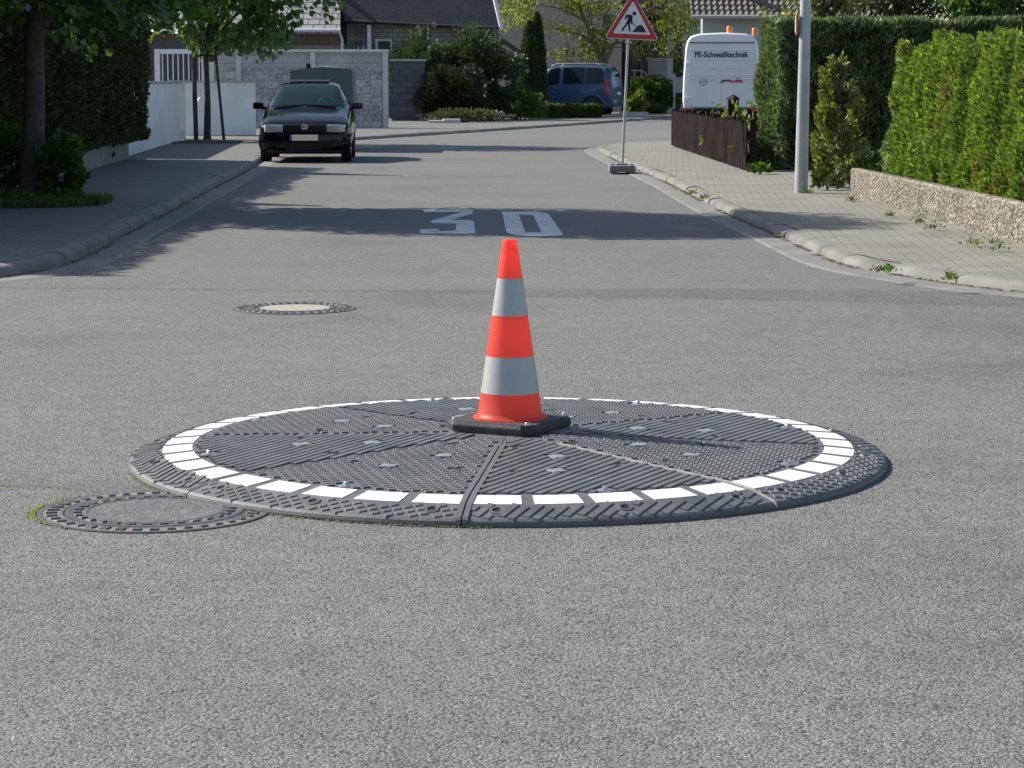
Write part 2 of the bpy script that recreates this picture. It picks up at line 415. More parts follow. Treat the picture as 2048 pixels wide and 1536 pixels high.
# ------------------------------------------------------------------ the rubber island
M_rub = mat('rubber', (0.072, 0.075, 0.077), 0.60, col2=(0.120, 0.121, 0.119), vscale=9, bump=0.25, bscale=160, spec=0.45, detail=7)
M_rub_lip = mat('rubber_lip', (0.075, 0.076, 0.08), 0.5, col2=(0.12, 0.115, 0.115), vscale=7, bump=0.2, bscale=120, spec=0.5)
M_tile = mat('white_plastic', (0.62, 0.62, 0.60), 0.45, col2=(0.80, 0.80, 0.79), vscale=7, spec=0.4, detail=9)
M_zinc = mat('zinc', (0.42, 0.44, 0.45), 0.38, metal=0.9, var=0.12, vscale=30)
M_cap = mat('grey_cap', (0.20, 0.21, 0.215), 0.38, var=0.15, vscale=20, spec=0.5)
M_hole = mat('hole_black', (0.012, 0.012, 0.012), 0.9)
M_dust = mat('dusty_joint', (0.30, 0.285, 0.26), 0.9, col2=(0.42, 0.40, 0.37), vscale=30)
M_scuff = mat('scuffed_rubber', (0.095, 0.095, 0.098), 0.5, col2=(0.125, 0.105, 0.104), vscale=2.6, bump=0.2, bscale=90)
CX, CY, ROUT = -0.014, 8.995, 1.452
PROF = [(0.06, 0.093), (0.30, 0.088), (0.6, 0.0795), (0.9, 0.0705), (1.205, 0.0640), (1.327, 0.0535), (1.424, 0.030), (1.439, 0.0265), (1.448, 0.019), (1.452, 0.008), (1.451, 0.0)]
def zr(r):
    for (a, za), (c, zc) in zip(PROF, PROF[1:]):
        if a <= r <= c: return za + (zc - za) * (r - a) / (c - a)
    return PROF[0][1] if r < PROF[0][0] else 0.0
HALF = R(22.5)
CAPS = [(0.545, R(3)), (0.80, R(-4))]; SLOTS = [(0.33, R(-12)), (0.76, R(15)), (0.80, R(-15.5))]; HOLES = [(1.372, R(-18)), (1.372, R(0)), (1.372, R(18))]; BOLT = (1.165, 0.0)
def pol(r, a): return (r * math.cos(a), r * math.sin(a))
isl = thing('rubber_roundabout', 'flat black rubber roundabout disc with studded surface and ring of white tiles', 'traffic island', (CX, CY, 0))
seg = bpy.data.objects.new('rubber_segment', None)
def segment_mesh(kind):
    b = MB(); na = 14
    def row(r, z):
        h = HALF - 0.0016 / max(r, 0.1); return [(*pol(r, -h + 2 * h * k / na), z) for k in range(na + 1)]
    rows = []
    for (a, za), (c, zc) in zip(PROF, PROF[1:]):
        m = max(1, int((c - a) / 0.1))
        rows += [row(a + (c - a) * k / m, za + (zc - za) * k / m) for k in range(m)]
    rows.append(row(*PROF[-1]))
    b.grid(rows)
    for k in (0, na): b.add([r[k] for r in rows] + [(*rows[0][k][:2], 0.0)], [tuple(range(len(rows) + 1))])
    # studs on a square lattice at 45 degrees to the segment
    pit = 0.0365; H = 0.0065
    ta, wa, tb, wb = {'stud': (0.0118, 0.0150, 0.0118, 0.0150), 'rib': (0.0178, 0.0182, 0.0118, 0.0150), 'rib_mirror': (0.0118, 0.0150, 0.0178, 0.0182)}[kind]
    N = int(1.5 / pit)
    e = [(math.cos(R(45)), math.sin(R(45))), (-math.sin(R(45)), math.cos(R(45)))]
    for i in range(-N, N):
        for j in range(-N, N):
            x = (i * e[0][0] + j * e[1][0]) * pit; y = (i * e[0][1] + j * e[1][1]) * pit
            r = math.hypot(x, y); a = math.atan2(y, x)
            if r < 0.15 or r > 1.430 or 1.19 < r < 1.337: continue
            if abs(a) > HALF or (HALF - abs(a)) * r < 0.024: continue
            if any(math.hypot(x - pol(*q)[0], y - pol(*q)[1]) < s for q, s in [(q, 0.043) for q in CAPS] + [(q, 0.028) for q in SLOTS] + [(q, 0.034) for q in HOLES] + [(BOLT, 0.045)]): continue
            zb = zr(r) - 0.004; zt = zr(r) + (H if r < 1.25 else H * 0.68)
            sl = (zr(r + 0.01) - zr(r - 0.01)) / 0.02; ux, uy = (x / r, y / r)
            vs = []
            for ha, hb, z in ((wa, wb, zb), (ta, tb, zt)):
                for u, v in ((-1, -1), (1, -1), (1, 1), (-1, 1)):
                    px = u * e[0][0] * ha + v * e[1][0] * hb; py = u * e[0][1] * ha + v * e[1][1] * hb
                    vs.append((x + px, y + py, z + sl * (px * ux + py * uy)))
            b.add(vs, [(4, 5, 6, 7), (0, 1, 5, 4), (1, 2, 6, 5), (2, 3, 7, 6), (3, 0, 4, 7)])
    return b
seg = segment_mesh('rib_mirror').build('rubber_segment', M_rub, isl)
RIB = segment_mesh('rib').build('tmp', M_rub); STUD = segment_mesh('stud').build('tmp', M_rub)
def sub(mb, name, m, sm=None): return mb.build(name, m, seg, smooth=sm)
for k in range(5):
    a0 = R(-18 + 9 * k); h = R(3.56); b = MB()
    rr = [1.213, 1.25, 1.29, 1.3245]
    top = [[(*pol(r, a0 - h + 2 * h * q / 4), zr(r) + 0.0028) for q in range(5)] for r in rr]
    b.grid(top)
    ring = top[0] + [r[-1] for r in top[1:]] + top[-1][-2::-1] + [r[0] for r in top[-2:0:-1]]
    b.grid([ring, [(p[0], p[1], p[2] - 0.006) for p in ring]], closed=True)
    sub(b, 'white_tile', M_tile)
def place(q): return (*pol(*q), zr(q[0]))
b = MB(); p = place(BOLT); b.lathe([(0.0, 0.006), (0.020, 0.006), (0.030, 0.002), (0.030, -0.003)], 20, p)
b.lathe([(0.0, 0.016), (0.007, 0.0155), (0.0095, 0.013), (0.0095, 0.004)], 6, p); sub(b, 'bolt', M_zinc, 30)
for q in CAPS:
    b = MB(); p = place(q); b.box((p[0], p[1], p[2] + 0.003), (0.062, 0.058, 0.010), R(45) if False else 0.2, 0.004); sub(b, 'inspection_cap', M_cap, 30)
for q in SLOTS:
    b = MB(); p = place(q)
    for dx, dy, sx, sy in ((0, 0.017, 0.046, 0.005), (0, -0.017, 0.046, 0.005), (0.022, 0, 0.005, 0.030), (-0.022, 0, 0.005, 0.030)): b.box((p[0] + dx, p[1] + dy, p[2] + 0.001), (sx, sy, 0.008))
    sub(b, 'lifting_slot', M_rub_lip)
for q in HOLES:
    b = MB(); p = place(q); sl = -0.34
    b.lathe([(0.014, -0.001), (0.016, 0.005), (0.024, 0.005), (0.027, -0.004)], 20); 
    b.cur = 1; b.lathe([(0.0, 0.0006), (0.0142, 0.0006)], 20); b.cur = 0
    rot = Matrix.Translation(p) @ Matrix.Rotation(q[1], 4, 'Z') @ Matrix.Rotation(math.atan(0.34), 4, 'Y')
    b.v = [tuple(rot @ Vector(v)) for v in b.v]
    sub(b, 'anchor_hole', [M_rub_lip, M_hole], 40)
SEG0 = -51 - 22.5
seg.rotation_euler = (0, 0, R(SEG0))
for k in range(1, 8):
    c = copy_tree(seg, isl); c.rotation_euler = (0, 0, R(SEG0 + 45 * k))
    if k != 4: c.data = STUD.data if k % 2 else RIB.data
for o in (RIB, STUD): bpy.data.objects.remove(o)
def radial_strip(name, ang, offs, m, zup=0.0035):
    b = MB()
    for o0, o1 in offs:
        rows = [[], []]
        for r, z in PROF[1:]:
            for q, o in ((0, o0), (1, o1)):
                x, y = pol(r, R(ang)); nx, ny = -math.sin(R(ang)), math.cos(R(ang))
                rows[q].append((x + nx * o + (0.002 * x / r), y + ny * o + (0.002 * y / r), z + zup))
        b.grid(rows); b.grid([rows[0], [(x, y, z - 0.007) for x, y, z in rows[0]]]); b.grid([rows[1], [(x, y, z - 0.007) for x, y, z in rows[1]]])
    return b.build(name, m, isl)
radial_strip('joint_lip', -96, [(-0.021, -0.003), (0.003, 0.021)], M_scuff, 0.0062)
radial_strip('dusty_joint', -51, [(-0.0028, 0.0028)], M_dust, 0.0055)
for a in (-6, 39, 84, 129, 174, 219): radial_strip('joint_lip', a, [(-0.011, -0.002), (0.002, 0.011)], M_rub_lip, 0.002)

# ------------------------------------------------------------------ traffic cone
M_or = mat('cone_orange', (0.97, 0.145, 0.100), 0.45, spec=0.4, col2=(0.98, 0.135, 0.095), vscale=5, detail=8)
n_, l_ = nodes_of(M_or); tr_ = n_.new('ShaderNodeBsdfTranslucent'); tr_.inputs[0].default_value = (1.0, 0.24, 0.19, 1)   # thin soft plastic: light passes through
mx_ = n_.new('ShaderNodeMixShader'); mx_.inputs[0].default_value = 0.60; l_.new(n_['Principled BSDF'].outputs[0], mx_.inputs[1]); l_.new(tr_.outputs[0], mx_.inputs[2]); l_.new(mx_.outputs[0], n_['Material Output'].inputs['Surface'])
M_refl = mat('reflective_sheet', (0.36, 0.36, 0.365), 0.33, metal=0.15, spec=0.5, var=0.04, vscale=25, bump=0.05, bscale=180)
M_plate = mat('cone_foot', (0.040, 0.036, 0.038), 0.75, var=0.3, vscale=10, bump=0.3, bscale=90)
zc0 = 0.094
cone = thing('traffic_cone', 'orange traffic cone with two silver bands on black foot at the disc centre', 'traffic cone', (-0.008, 9.15, zc0), R(-28))
b = MB(); hw = 0.194; cc = 0.045
o8 = [(-hw, -hw + cc), (-hw + cc, -hw), (hw - cc, -hw), (hw, -hw + cc), (hw, hw - cc), (hw - cc, hw), (-hw + cc, hw), (-hw, hw - cc)]
lay = [(0.985, 0.0), (1.0, 0.008), (1.0, 0.026), (0.975, 0.036), (0.945, 0.041)]
b.grid([[(x * s, y * s, z) for x, y in o8] for s, z in lay], closed=True); b.add([(x * 0.955, y * 0.955, 0.041) for x, y in o8], [tuple(range(8))]); b.add([(x * 0.985, y * 0.985, 0.0) for x, y in o8], [tuple(range(8))])
b.build('foot_plate', M_plate, cone, smooth=25)
def cone_r(h): return 0.128 + (0.0285 - 0.128) * (h - 0.045) / (0.735 - 0.045)
b = MB(); b.lathe([(0.146, 0.0405), (0.146, 0.046), (0.136, 0.049), (0.1290, 0.058)] + [(cone_r(h), h) for h in np.linspace(0.065, 0.700, 12)] + [(0.0345, 0.702), (0.0300, 0.7035), (0.0285, 0.735), (0.0265, 0.739), (0.021, 0.739), (0.020, 0.70)], 64)
b.build('cone_body', M_or, cone, smooth=30)
for h0, h1 in ((0.142, 0.286), (0.445, 0.590)):
    b = MB(); b.lathe([(cone_r(h) + 0.0012, h) for h in np.linspace(h0, h1, 6)], 64); b.build('reflective_band', M_refl, cone, smooth=60)
for x, y in ((-0.160, -0.160), (0.160, -0.160), (0.160, 0.160), (-0.160, 0.160)):
    MB().lathe([(0.0, 0.052), (0.007, 0.051), (0.0095, 0.047), (0.0095, 0.0415), (0.014, 0.0415), (0.014, 0.040)], 12, (x, y, 0)).build('bolt', M_zinc, cone, smooth=40)

# ------------------------------------------------------------------ manholes
M_iron = mat('cast_iron', (0.075, 0.076, 0.082), 0.55, col2=(0.12, 0.115, 0.11), vscale=12, metal=0.35, bump=0.4, bscale=70)
M_sand = mat('sandy_dirt', (0.095, 0.08, 0.065), 0.95, col2=(0.28, 0.225, 0.165), vscale=30)
def manhole(loc, label, fill, rz, seed):
    t = thing('manhole_cover', label, 'manhole cover', loc, rz)
    rng = random.Random(seed)
    MB().lathe([(0.392, -0.01), (0.392, 0.0045), (0.380, 0.0065), (0.372, 0.004), (0.318, 0.003), (0.312, 0.0055), (0.306, 0.0055), (0.305, 0.001)], 72).build('frame', M_iron, t, smooth=30)
    def toothed(name, r0, r1, n, zl, zh):
        cols = []
        for k in range(n):
            for f, z in ((0.0, zl), (0.04, zh), (0.5, zh), (0.54, zl)):
                a = 2 * math.pi * (k + f) / n; cols.append([(r * math.cos(a), r * math.sin(a), z if 0 < q < 3 else zl) for q, r in enumerate((r0, r0 + 0.003, r1 - 0.003, r1))])
        b = MB(); rows = [[c[q] for c in cols] for q in range(4)]; b.grid(rows, closed=True); return b.build(name, M_iron, t)
    toothed('tooth_ring', 0.325, 0.364, 40, 0.0036, 0.0095)
    b = MB(); b.lathe([(0.3725, 0.0042), (0.318, 0.0042)], 72); b.build('dirt', M_sand, t)
    MB().lathe([(0.3005, 0.0), (0.3005, 0.006), (0.287, 0.008), (0.275, 0.0045), (0.243, 0.0045), (0.236, 0.008), (0.226, 0.008), (0.224, 0.003)], 72).build('cover', M_iron, t, smooth=30)
    toothed('cover_ribs', 0.245, 0.273, 30, 0.0040, 0.0100)
    b = MB(); b.lathe([(0.0, 0.0065), (0.2245, 0.006)], 64); b.build('filling', fill, t)
    return t
M_fill = asphalt_mat('manhole_fill', (0.07, 0.07, 0.072), (0.145, 0.14, 0.138), (0.27, 0.26, 0.25), cell=120, bump=0.4)
M_fill2 = mat('manhole_fill_pale', (0.28, 0.25, 0.20), 0.9, col2=(0.34, 0.305, 0.245), vscale=20)
manhole((-1.21, 7.84, 0), 'near manhole cover with dark filling, half under the edge of the rubber disc', M_fill, 0.1, 1)
manhole((-1.39, 14.97, 0), 'far manhole cover with pale sandy concrete filling in open road', M_fill2, 0.5, 2)

# moss in the joints
M_moss = mat('moss', (0.12, 0.15, 0.03), 0.95, col2=(0.24, 0.25, 0.06), vscale=30, bump=0.8, bscale=90)
def moss(name, pts, n, rad, seed):
    g = np.random.default_rng(seed); V = []; Fc = []
    for _ in range(n):
        p, r = pts(g); c = Vector((p[0], p[1], 0.0045)); k = len(V); s = r * g.uniform(0.5, 1.3); a0 = g.uniform(0, 6.28)
        V += [(c.x + s * math.cos(a0 + q * 1.2566) * g.uniform(.7, 1.2), c.y + s * math.sin(a0 + q * 1.2566) * g.uniform(.7, 1.2), c.z) for q in range(5)] + [(c.x, c.y, c.z + s * 0.5)]
        Fc += [(k + q, k + (q + 1) % 5, k + 5) for q in range(5)]
    return struct(raw(name, V, Fc, M_moss), 'stuff')
def at_frame(g):
    a = math.pi + g.normal(0, 0.34) * 1.0; r = 0.397 + abs(g.normal(0, 0.012)) * max(0.1, math.cos((a - math.pi) * 1.6)); return (-1.21 + r * math.cos(a), 7.84 + r * math.sin(a)), 0.006
moss('moss', at_frame, 260, 0.006, 1)
def at_rim(g):
    a = g.uniform(R(195), R(268)); r = 1.455 + abs(g.normal(0, 0.006)); return (CX + r * math.cos(a), CY + r * math.sin(a)), 0.0035
moss('moss', at_rim, 420, 0.004, 2)
def streak(g):
    t = g.random() ** 1.3; p = gp(-20 + 230 * t, 968 + 16 * t + 2 * math.sin(t * 9)); return (p.x, p.y + g.normal(0, 0.008)), 0.004
moss('moss', streak, 120, 0.004, 3)
# ------------------------------------------------------------------ left side: hedge, walls, trees
L_darkhedge = leaf_mat('leaf_dark_hedge', (0.022, 0.032, 0.011), (0.058, 0.072, 0.024), trans=0.18)
L_maple = leaf_mat('leaf_maple', (0.030, 0.060, 0.016), (0.070, 0.130, 0.030), trans=0.42, rough=0.33, tcol=(2.0, 2.1, 0.7), spec=0.7)
L_shrub = leaf_mat('leaf_shrub', (0.032, 0.068, 0.015), (0.085, 0.150, 0.030), trans=0.35)
L_thuja = leaf_mat('leaf_thuja', (0.080, 0.135, 0.030), (0.235, 0.330, 0.080), trans=0.32, spots=(0.30, 0.21, 0.10), tcol=(1.5, 1.5, 0.6))
L_conifer = leaf_mat('leaf_conifer_hedge', (0.055, 0.086, 0.046), (0.155, 0.205, 0.110), trans=0.28, spots=(0.17, 0.125, 0.065))
L_young = leaf_mat('leaf_young_conifer', (0.085, 0.115, 0.028), (0.215, 0.24, 0.070), trans=0.25, spots=(0.16, 0.10, 0.045))
L_yew = leaf_mat('leaf_dark_conifer', (0.026, 0.046, 0.024), (0.066, 0.094, 0.045), trans=0.18)
L_locust = leaf_mat('leaf_locust', (0.11, 0.15, 0.030), (0.24, 0.29, 0.075), trans=0.45, tcol=(1.3, 1.3, 0.7))
L_box = leaf_mat('leaf_box', (0.035, 0.065, 0.014), (0.075, 0.115, 0.025), trans=0.25)
L_grass = leaf_mat('grass_blades', (0.045, 0.085, 0.015), (0.11, 0.165, 0.035), trans=0.35)
M_bark = mat('bark', (0.042, 0.033, 0.027), 0.9, col2=(0.080, 0.063, 0.051), vscale=16, bump=1.0, bscale=26, detail=6)
M_bark_l = mat('bark_light', (0.16, 0.125, 0.085), 0.9, col2=(0.23, 0.185, 0.13), vscale=12, bump=0.8, bscale=22)
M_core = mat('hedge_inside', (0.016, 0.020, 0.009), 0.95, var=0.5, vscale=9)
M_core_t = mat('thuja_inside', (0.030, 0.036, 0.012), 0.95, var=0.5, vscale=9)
M_render_w = mat('white_render', (0.84, 0.84, 0.84), 0.85, col2=(0.72, 0.72, 0.715), vscale=1.6, bump=0.25, bscale=120, detail=7)
M_coping = mat('coping_grey', (0.36, 0.36, 0.37), 0.8, var=0.12, vscale=6, bump=0.2, bscale=60)
M_lowwall = mat('grey_low_wall', (0.19, 0.185, 0.175), 0.9, col2=(0.26, 0.25, 0.235), vscale=3, bump=0.4, bscale=60, detail=7)
M_whitemetal = mat('white_metal', (0.72, 0.73, 0.74), 0.45, var=0.04)
M_darkwood = mat('dark_wood', (0.050, 0.036, 0.030), 0.85, col2=(0.085, 0.062, 0.052), vscale=9, bump=0.4, bscale=40)

def wall_points(n, seed, ax, u0, u1, v0, v1, depth):
    """points on a hedge face; returns u, v, inward jitter"""
    g = np.random.default_rng(seed)
    return g.uniform(u0, u1, n), g.uniform(v0, v1, n), np.abs(g.normal(0, depth, n))
def path_wall(path, h, th, m, name, parent, z0=0.1, ztop=None):
    b = MB(); P = [Vector((p[0], p[1])) for p in path]; a = offset(P, -th / 2); c = offset(P, th / 2)
    def Z(i): return h if ztop is None else ztop[i]
    rows = [[(q.x, q.y, z0) for q in a], [(q.x, q.y, Z(i)) for i, q in enumerate(a)], [(q.x, q.y, Z(i)) for i, q in enumerate(c)], [(q.x, q.y, z0) for q in c]]
    b.grid(rows)
    for k in (0, -1): b.add([r[k] for r in rows], [(0, 1, 2, 3)])
    return b.build(name, m, parent)

# low grey wall and tall dark hedge
lw = tag(path_wall([(-6.15, 17), (-6.3, 28), (-6.46, 34.4), (-6.80, 41.15)], 0.42, 0.24, M_lowwall, 'garden_wall', None), 'low grey concrete wall under the dark hedge along the left pavement', 'wall')
def hedge_surface(name, label, path, z0, z1, th, n, L, W, lm, cm, seed, bulge=0.12, ragged=0.05, up=0.5, faces=('R', 'T'), ends=(False, True), zfun=None):
    t = thing(name, label, 'hedge', (path[0][0], path[0][1], 0))
    P = [Vector(p) for p in path]
    seg = [(a, c, (c - a).length) for a, c in zip(P, P[1:])]; tot = sum(s[2] for s in seg)
    g = np.random.default_rng(seed)
    def along(s):
        for a, c, d in seg:
            if s <= d: 
                dr = (c - a).normalized(); return a + dr * s, dr
            s -= d
        return P[-1], (P[-1] - P[-2]).normalized()
    pts, nor = [], []
    def top(s): return z1 + (zfun(s) if zfun else 0) + 0.10 * mnoise.noise(Vector((s * 1.3, seed, 0)))
    areaR = tot * (z1 - z0); areaT = tot * th; areaE = th * (z1 - z0)
    A = {'R': areaR, 'L': areaR, 'T': areaT * 0.8, 'A': areaE, 'B': areaE}
    use = list(faces) + (['A'] if ends[0] else []) + (['B'] if ends[1] else [])
    sm = sum(A[f] for f in use)
    for f in use:
        k = int(n * A[f] / sm)
        for _ in range(k):
            jit = abs(g.normal(0, 0.06))
            if f in 'RL':
                s = g.uniform(0, tot); p, d = along(s); r = Vector((d.y, -d.x)) * (1 if f == 'R' else -1)
                z = z0 + (top(s) - z0) * g.random()
                bu = bulge * mnoise.noise(Vector((s * 1.7, z * 1.1, seed))) + ragged * mnoise.noise(Vector((s * 6, z * 6, seed)))
                rr = th / 2 + bu - jit - 0.25 * max(0, 0.25 - (top(s) - z)) 
                q = p + r * rr; pts.append((q.x, q.y, z)); nn = Vector((r.x, r.y, up)) + Vector(g.normal(0, 0.45, 3)); nor.append(nn)
            elif f == 'T':
                s = g.uniform(0, tot); p, d = along(s); r = Vector((d.y, -d.x)); o = g.uniform(-th / 2, th / 2)
                q = p + r * o; z = top(s) - jit + 0.06 * mnoise.noise(Vector((q.x * 5, q.y * 5, seed))); pts.append((q.x, q.y, z)); nor.append(Vector((0, 0, 1)) + Vector(g.normal(0, 0.5, 3)))
            else:
                e = 0 if f == 'A' else tot; p, d = along(e); r = Vector((d.y, -d.x)); o = g.uniform(-th / 2, th / 2); z = g.uniform(z0, top(e))
                bu = bulge * mnoise.noise(Vector((o * 1.7 + e, z * 1.1, seed + 5)))
                q = p + r * o + d * ((bu - jit) * (1 if f == 'B' else -1)); pts.append((q.x, q.y, z)); nn = d * (1 if f == 'B' else -1); nor.append(Vector((nn.x, nn.y, up)) + Vector(g.normal(0, 0.45, 3)))
    pts = np.array(pts); nor = np.array([tuple(v) for v in nor])
    pts[:, 0] -= t.location.x; pts[:, 1] -= t.location.y
    m = len(pts); leaves('foliage', pts, nor, L * g.uniform(0.6, 1.3, m), W * g.uniform(0.6, 1.3, m), lm, t, seed)
    # woody inside
    b = MB(); S_ = np.linspace(0, tot, max(3, int(tot / 0.6))); a_, c_, zt = [], [], []
    for s in S_:
        p, d = along(min(max(s, 0.12 if ends[0] else 0), tot - (0.12 if ends[1] else 0))); r = Vector((d.y, -d.x)); a_.append(p - r * (th / 2 - 0.08 - bulge * 0.75)); c_.append(p + r * (th / 2 - 0.08 - bulge * 0.75)); zt.append(top(s) - 0.12)
    lx, ly = t.location.x, t.location.y
    rows = [[(q.x - lx, q.y - ly, z0 + 0.05) for q in a_], [(q.x - lx, q.y - ly, zt[i]) for i, q in enumerate(a_)], [(q.x - lx, q.y - ly, zt[i]) for i, q in enumerate(c_)], [(q.x - lx, q.y - ly, z0 + 0.05) for q in c_]]
    b.grid(rows, False); b.grid([rows[3], rows[0]])
    for k in (0, -1): b.add([r[k] for r in rows], [(0, 1, 2, 3)])
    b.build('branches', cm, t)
    return t
hedge_surface('tall_hedge', 'tall dark clipped hedge in shade behind the low grey wall', [(-6.70, 18.9), (-6.75, 28), (-6.82, 34.4), (-6.93, 40.7)], 0.44, 2.78, 1.3, 62000, 0.105, 0.042, L_darkhedge, M_core, 11, bulge=0.16, zfun=lambda s: 0.22 * mnoise.noise(Vector((s * 0.4, 3, 1))), faces=('R', 'T'))

# white rendered wall with a recess and mailbox
ww = thing('white_wall', 'smooth white rendered garden wall with grey coping beside the left pavement', 'wall', (-6.9, 41.2, 0))
def rel(t, path): return [(p[0] - t.location.x, p[1] - t.location.y) for p in path]
W1 = [(-6.92, 41.25), (-7.12, 44.5), (-7.36, 48.5), (-7.58, 53.4)]
path_wall(rel(ww, W1), 1.38, 0.24, M_render_w, 'wall_panel', ww); 
path_wall(rel(ww, [(p[0], p[1]) for p in W1]), 1.425, 0.32, M_coping, 'coping', ww, 1.383)
w2 = thing('white_wall', 'white garden wall facing the street behind the black car and young tree', 'wall', (-6.36, 58.6, 0))
W2 = [(-6.36, 58.55), (-8.05, 58.1)]
path_wall(rel(w2, W2), 1.39, 0.24, M_render_w, 'wall_panel', w2); path_wall(rel(w2, W2), 1.435, 0.30, M_coping, 'coping', w2, 1.393)
pil = thing('gate_pillar', 'grey white gate pillar with letter box between the two white walls', 'pillar', (-7.72, 54.6, 0))
MB().box((0, 0, 0.745), (0.30, 0.5, 1.29)).build('shaft', mat('pillar_render', (0.52, 0.53, 0.52), 0.85, var=0.1, vscale=3), pil)
MB().box((0, 0, 1.42), (0.38, 0.58, 0.05)).build('coping', M_coping, pil)
MB().box((0.01, -0.27, 0.36), (0.28, 0.06, 0.10), 0, 0.01).build('letter_box', M_whitemetal, pil)
MB().box((0.01, -0.262, 0.22), (0.26, 0.03, 0.12)).build('slot', M_hole, pil)
lampb = thing('wall_lamp', 'small round white lamp on the wall beside the young tree', 'lamp', (-7.30, 55.4, 0.98))
MB().lathe([(0.0, -0.07), (0.045, -0.055), (0.065, 0.0), (0.045, 0.055), (0.0, 0.07)], 16).build('globe', M_whitemetal, lampb, smooth=60)
MB().tube([(0, 0, 0.06), (0, 0, 0.28)], 0.012).build('stem', M_coping, lampb)

# white gate of vertical bars
YG = 66.8
gt = thing('bar_gate', 'white metal gate with thin vertical bars left of the stone wall', 'gate', at(362, 160, YG) * Vector((1, 1, 0)) if False else (at(362, 160, YG).x, YG, 0))
x0, x1, zt_, zb_ = at(314, 100, YG).x - gt.location.x, at(408, 100, YG).x - gt.location.x, at(362, 98, YG).z, 0.15
for x in (x0, x1): MB().box((x, 0, (zt_ + zb_) / 2), (0.14, 0.12, zt_ - zb_)).build('post', M_whitemetal, gt)
for z in (zt_ - 0.07, zb_ + 0.15): MB().box(((x0 + x1) / 2, 0, z), (x1 - x0 - 0.145, 0.07, 0.13)).build('rail', M_whitemetal, gt)
for k in range(8): MB().box((x0 + (x1 - x0) * (k + 1) / 9, 0, (zt_ + zb_) / 2 + 0.04), (0.03, 0.03, zt_ - zb_ - 0.36)).build('bar', M_whitemetal, gt)
gh = thing('garage', 'dark garage front seen through the white bar gate', 'building', (gt.location.x - 0.3, YG + 2.2, 0))
MB().box((-0.3, 0.6, 1.3), (4.2, 1.2, 2.5)).build('wall', mat('garage_dark', (0.055, 0.055, 0.065), 0.8, var=0.2, vscale=2), gh)
MB().box((0, -0.05, 1.15), (2.4, 0.08, 2.1)).build('door', mat('garage_door', (0.035, 0.035, 0.045), 0.6, var=0.2, vscale=1), gh)

# grey precast stone wall
M_stone = brick_mat('rough_stone_panel', (0.155, 0.155, 0.17), (0.36, 0.36, 0.385), (0.105, 0.105, 0.115), 0.42, 0.185, 0.012, plane='XZ', bump=1.0, grain=0.5, grain_scale=10)
M_plain = brick_mat('plain_stone_panel', (0.34, 0.34, 0.35), (0.38, 0.38, 0.39), (0.24, 0.24, 0.25), 0.66, 0.24, 0.01, plane='XZ', bump=0.4, grain=0.12, grain_scale=30)
M_postc = mat('pale_concrete', (0.50, 0.49, 0.47), 0.8, var=0.12, vscale=4, bump=0.2, bscale=70)
YW = 67.6
M_split = mat('split_stone', (0.15, 0.15, 0.165), 0.9, bump=0.9, bscale=22)
n_, l_ = nodes_of(M_split); g_ = n_.new('ShaderNodeNewGeometry'); t_ = n_.new('ShaderNodeTexNoise'); t_.inputs['Scale'].default_value = 14; t_.inputs['Detail'].default_value = 5
l_.new(n_['Texture Coordinate'].outputs['Object'], t_.inputs['Vector'])
l_.new(mix_rgb(n_, l_, 1.0, ramp(n_, l_, g_.outputs['Random Per Island'], [(0.0, (0.29, 0.29, 0.30)), (0.6, (0.36, 0.36, 0.37)), (1.0, (0.47, 0.47, 0.48))]), ramp(n_, l_, t_.outputs['Fac'], [(0.3, 0.68), (0.7, 1.3)]), 'MULTIPLY'), n_['Principled BSDF'].inputs['Base Color'])
sw = thing('stone_wall', 'grey precast stone wall with pale posts and cap behind the black car', 'wall', (at(775, 262, YW).x, YW, 0))
def wx(px): return at(px, 160, YW).x - sw.location.x
top = at(775, 101, YW).z
posts = [771, 626, 478, 424]
for px in posts: MB().box((wx(px), 0, top / 2 + 0.02), (0.15, 0.16, top - 0.08), 0, 0.012).build('post', M_postc, sw)
MB().box(((wx(775) + wx(416)) / 2, 0, top - 0.015), (wx(780) - wx(416), 0.2, 0.075), 0, 0.02).build('cap', M_postc, sw)
for pa, pb in zip(posts, posts[1:]):
    xa, xb = wx(pb) + 0.077, wx(pa) - 0.077; zs = at(0, 134, YW).z
    MB().box(((xa + xb) / 2, 0.02, (zs + top - 0.06) / 2), (xb - xa, 0.06, top - 0.06 - zs - 0.004)).build('plain_panel', M_plain, sw)
    # rough panel: irregular stones standing out of the face
    b = MB(); b.box(((xa + xb) / 2, 0.03, (zs + 0.1) / 2), (xb - xa, 0.06, zs - 0.1)); rng = random.Random(pa)
    z = 0.12
    while z < zs - 0.05:
        h = rng.choice((0.11, 0.15, 0.2)); h = min(h, zs - z - 0.01); x = xa + 0.02
        while x < xb - 0.06:
            w = rng.uniform(0.14, 0.42); w = min(w, xb - x - 0.01)
            d = rng.uniform(0.008, 0.032)
            b.box((x + w / 2, -d / 2 + 0.001, z + h / 2), (w - 0.014, d, h - 0.014), 0, 0.0065 if d > 0.014 else 0.0); x += w
        z += h
    b.build('stone_panel', M_split, sw)

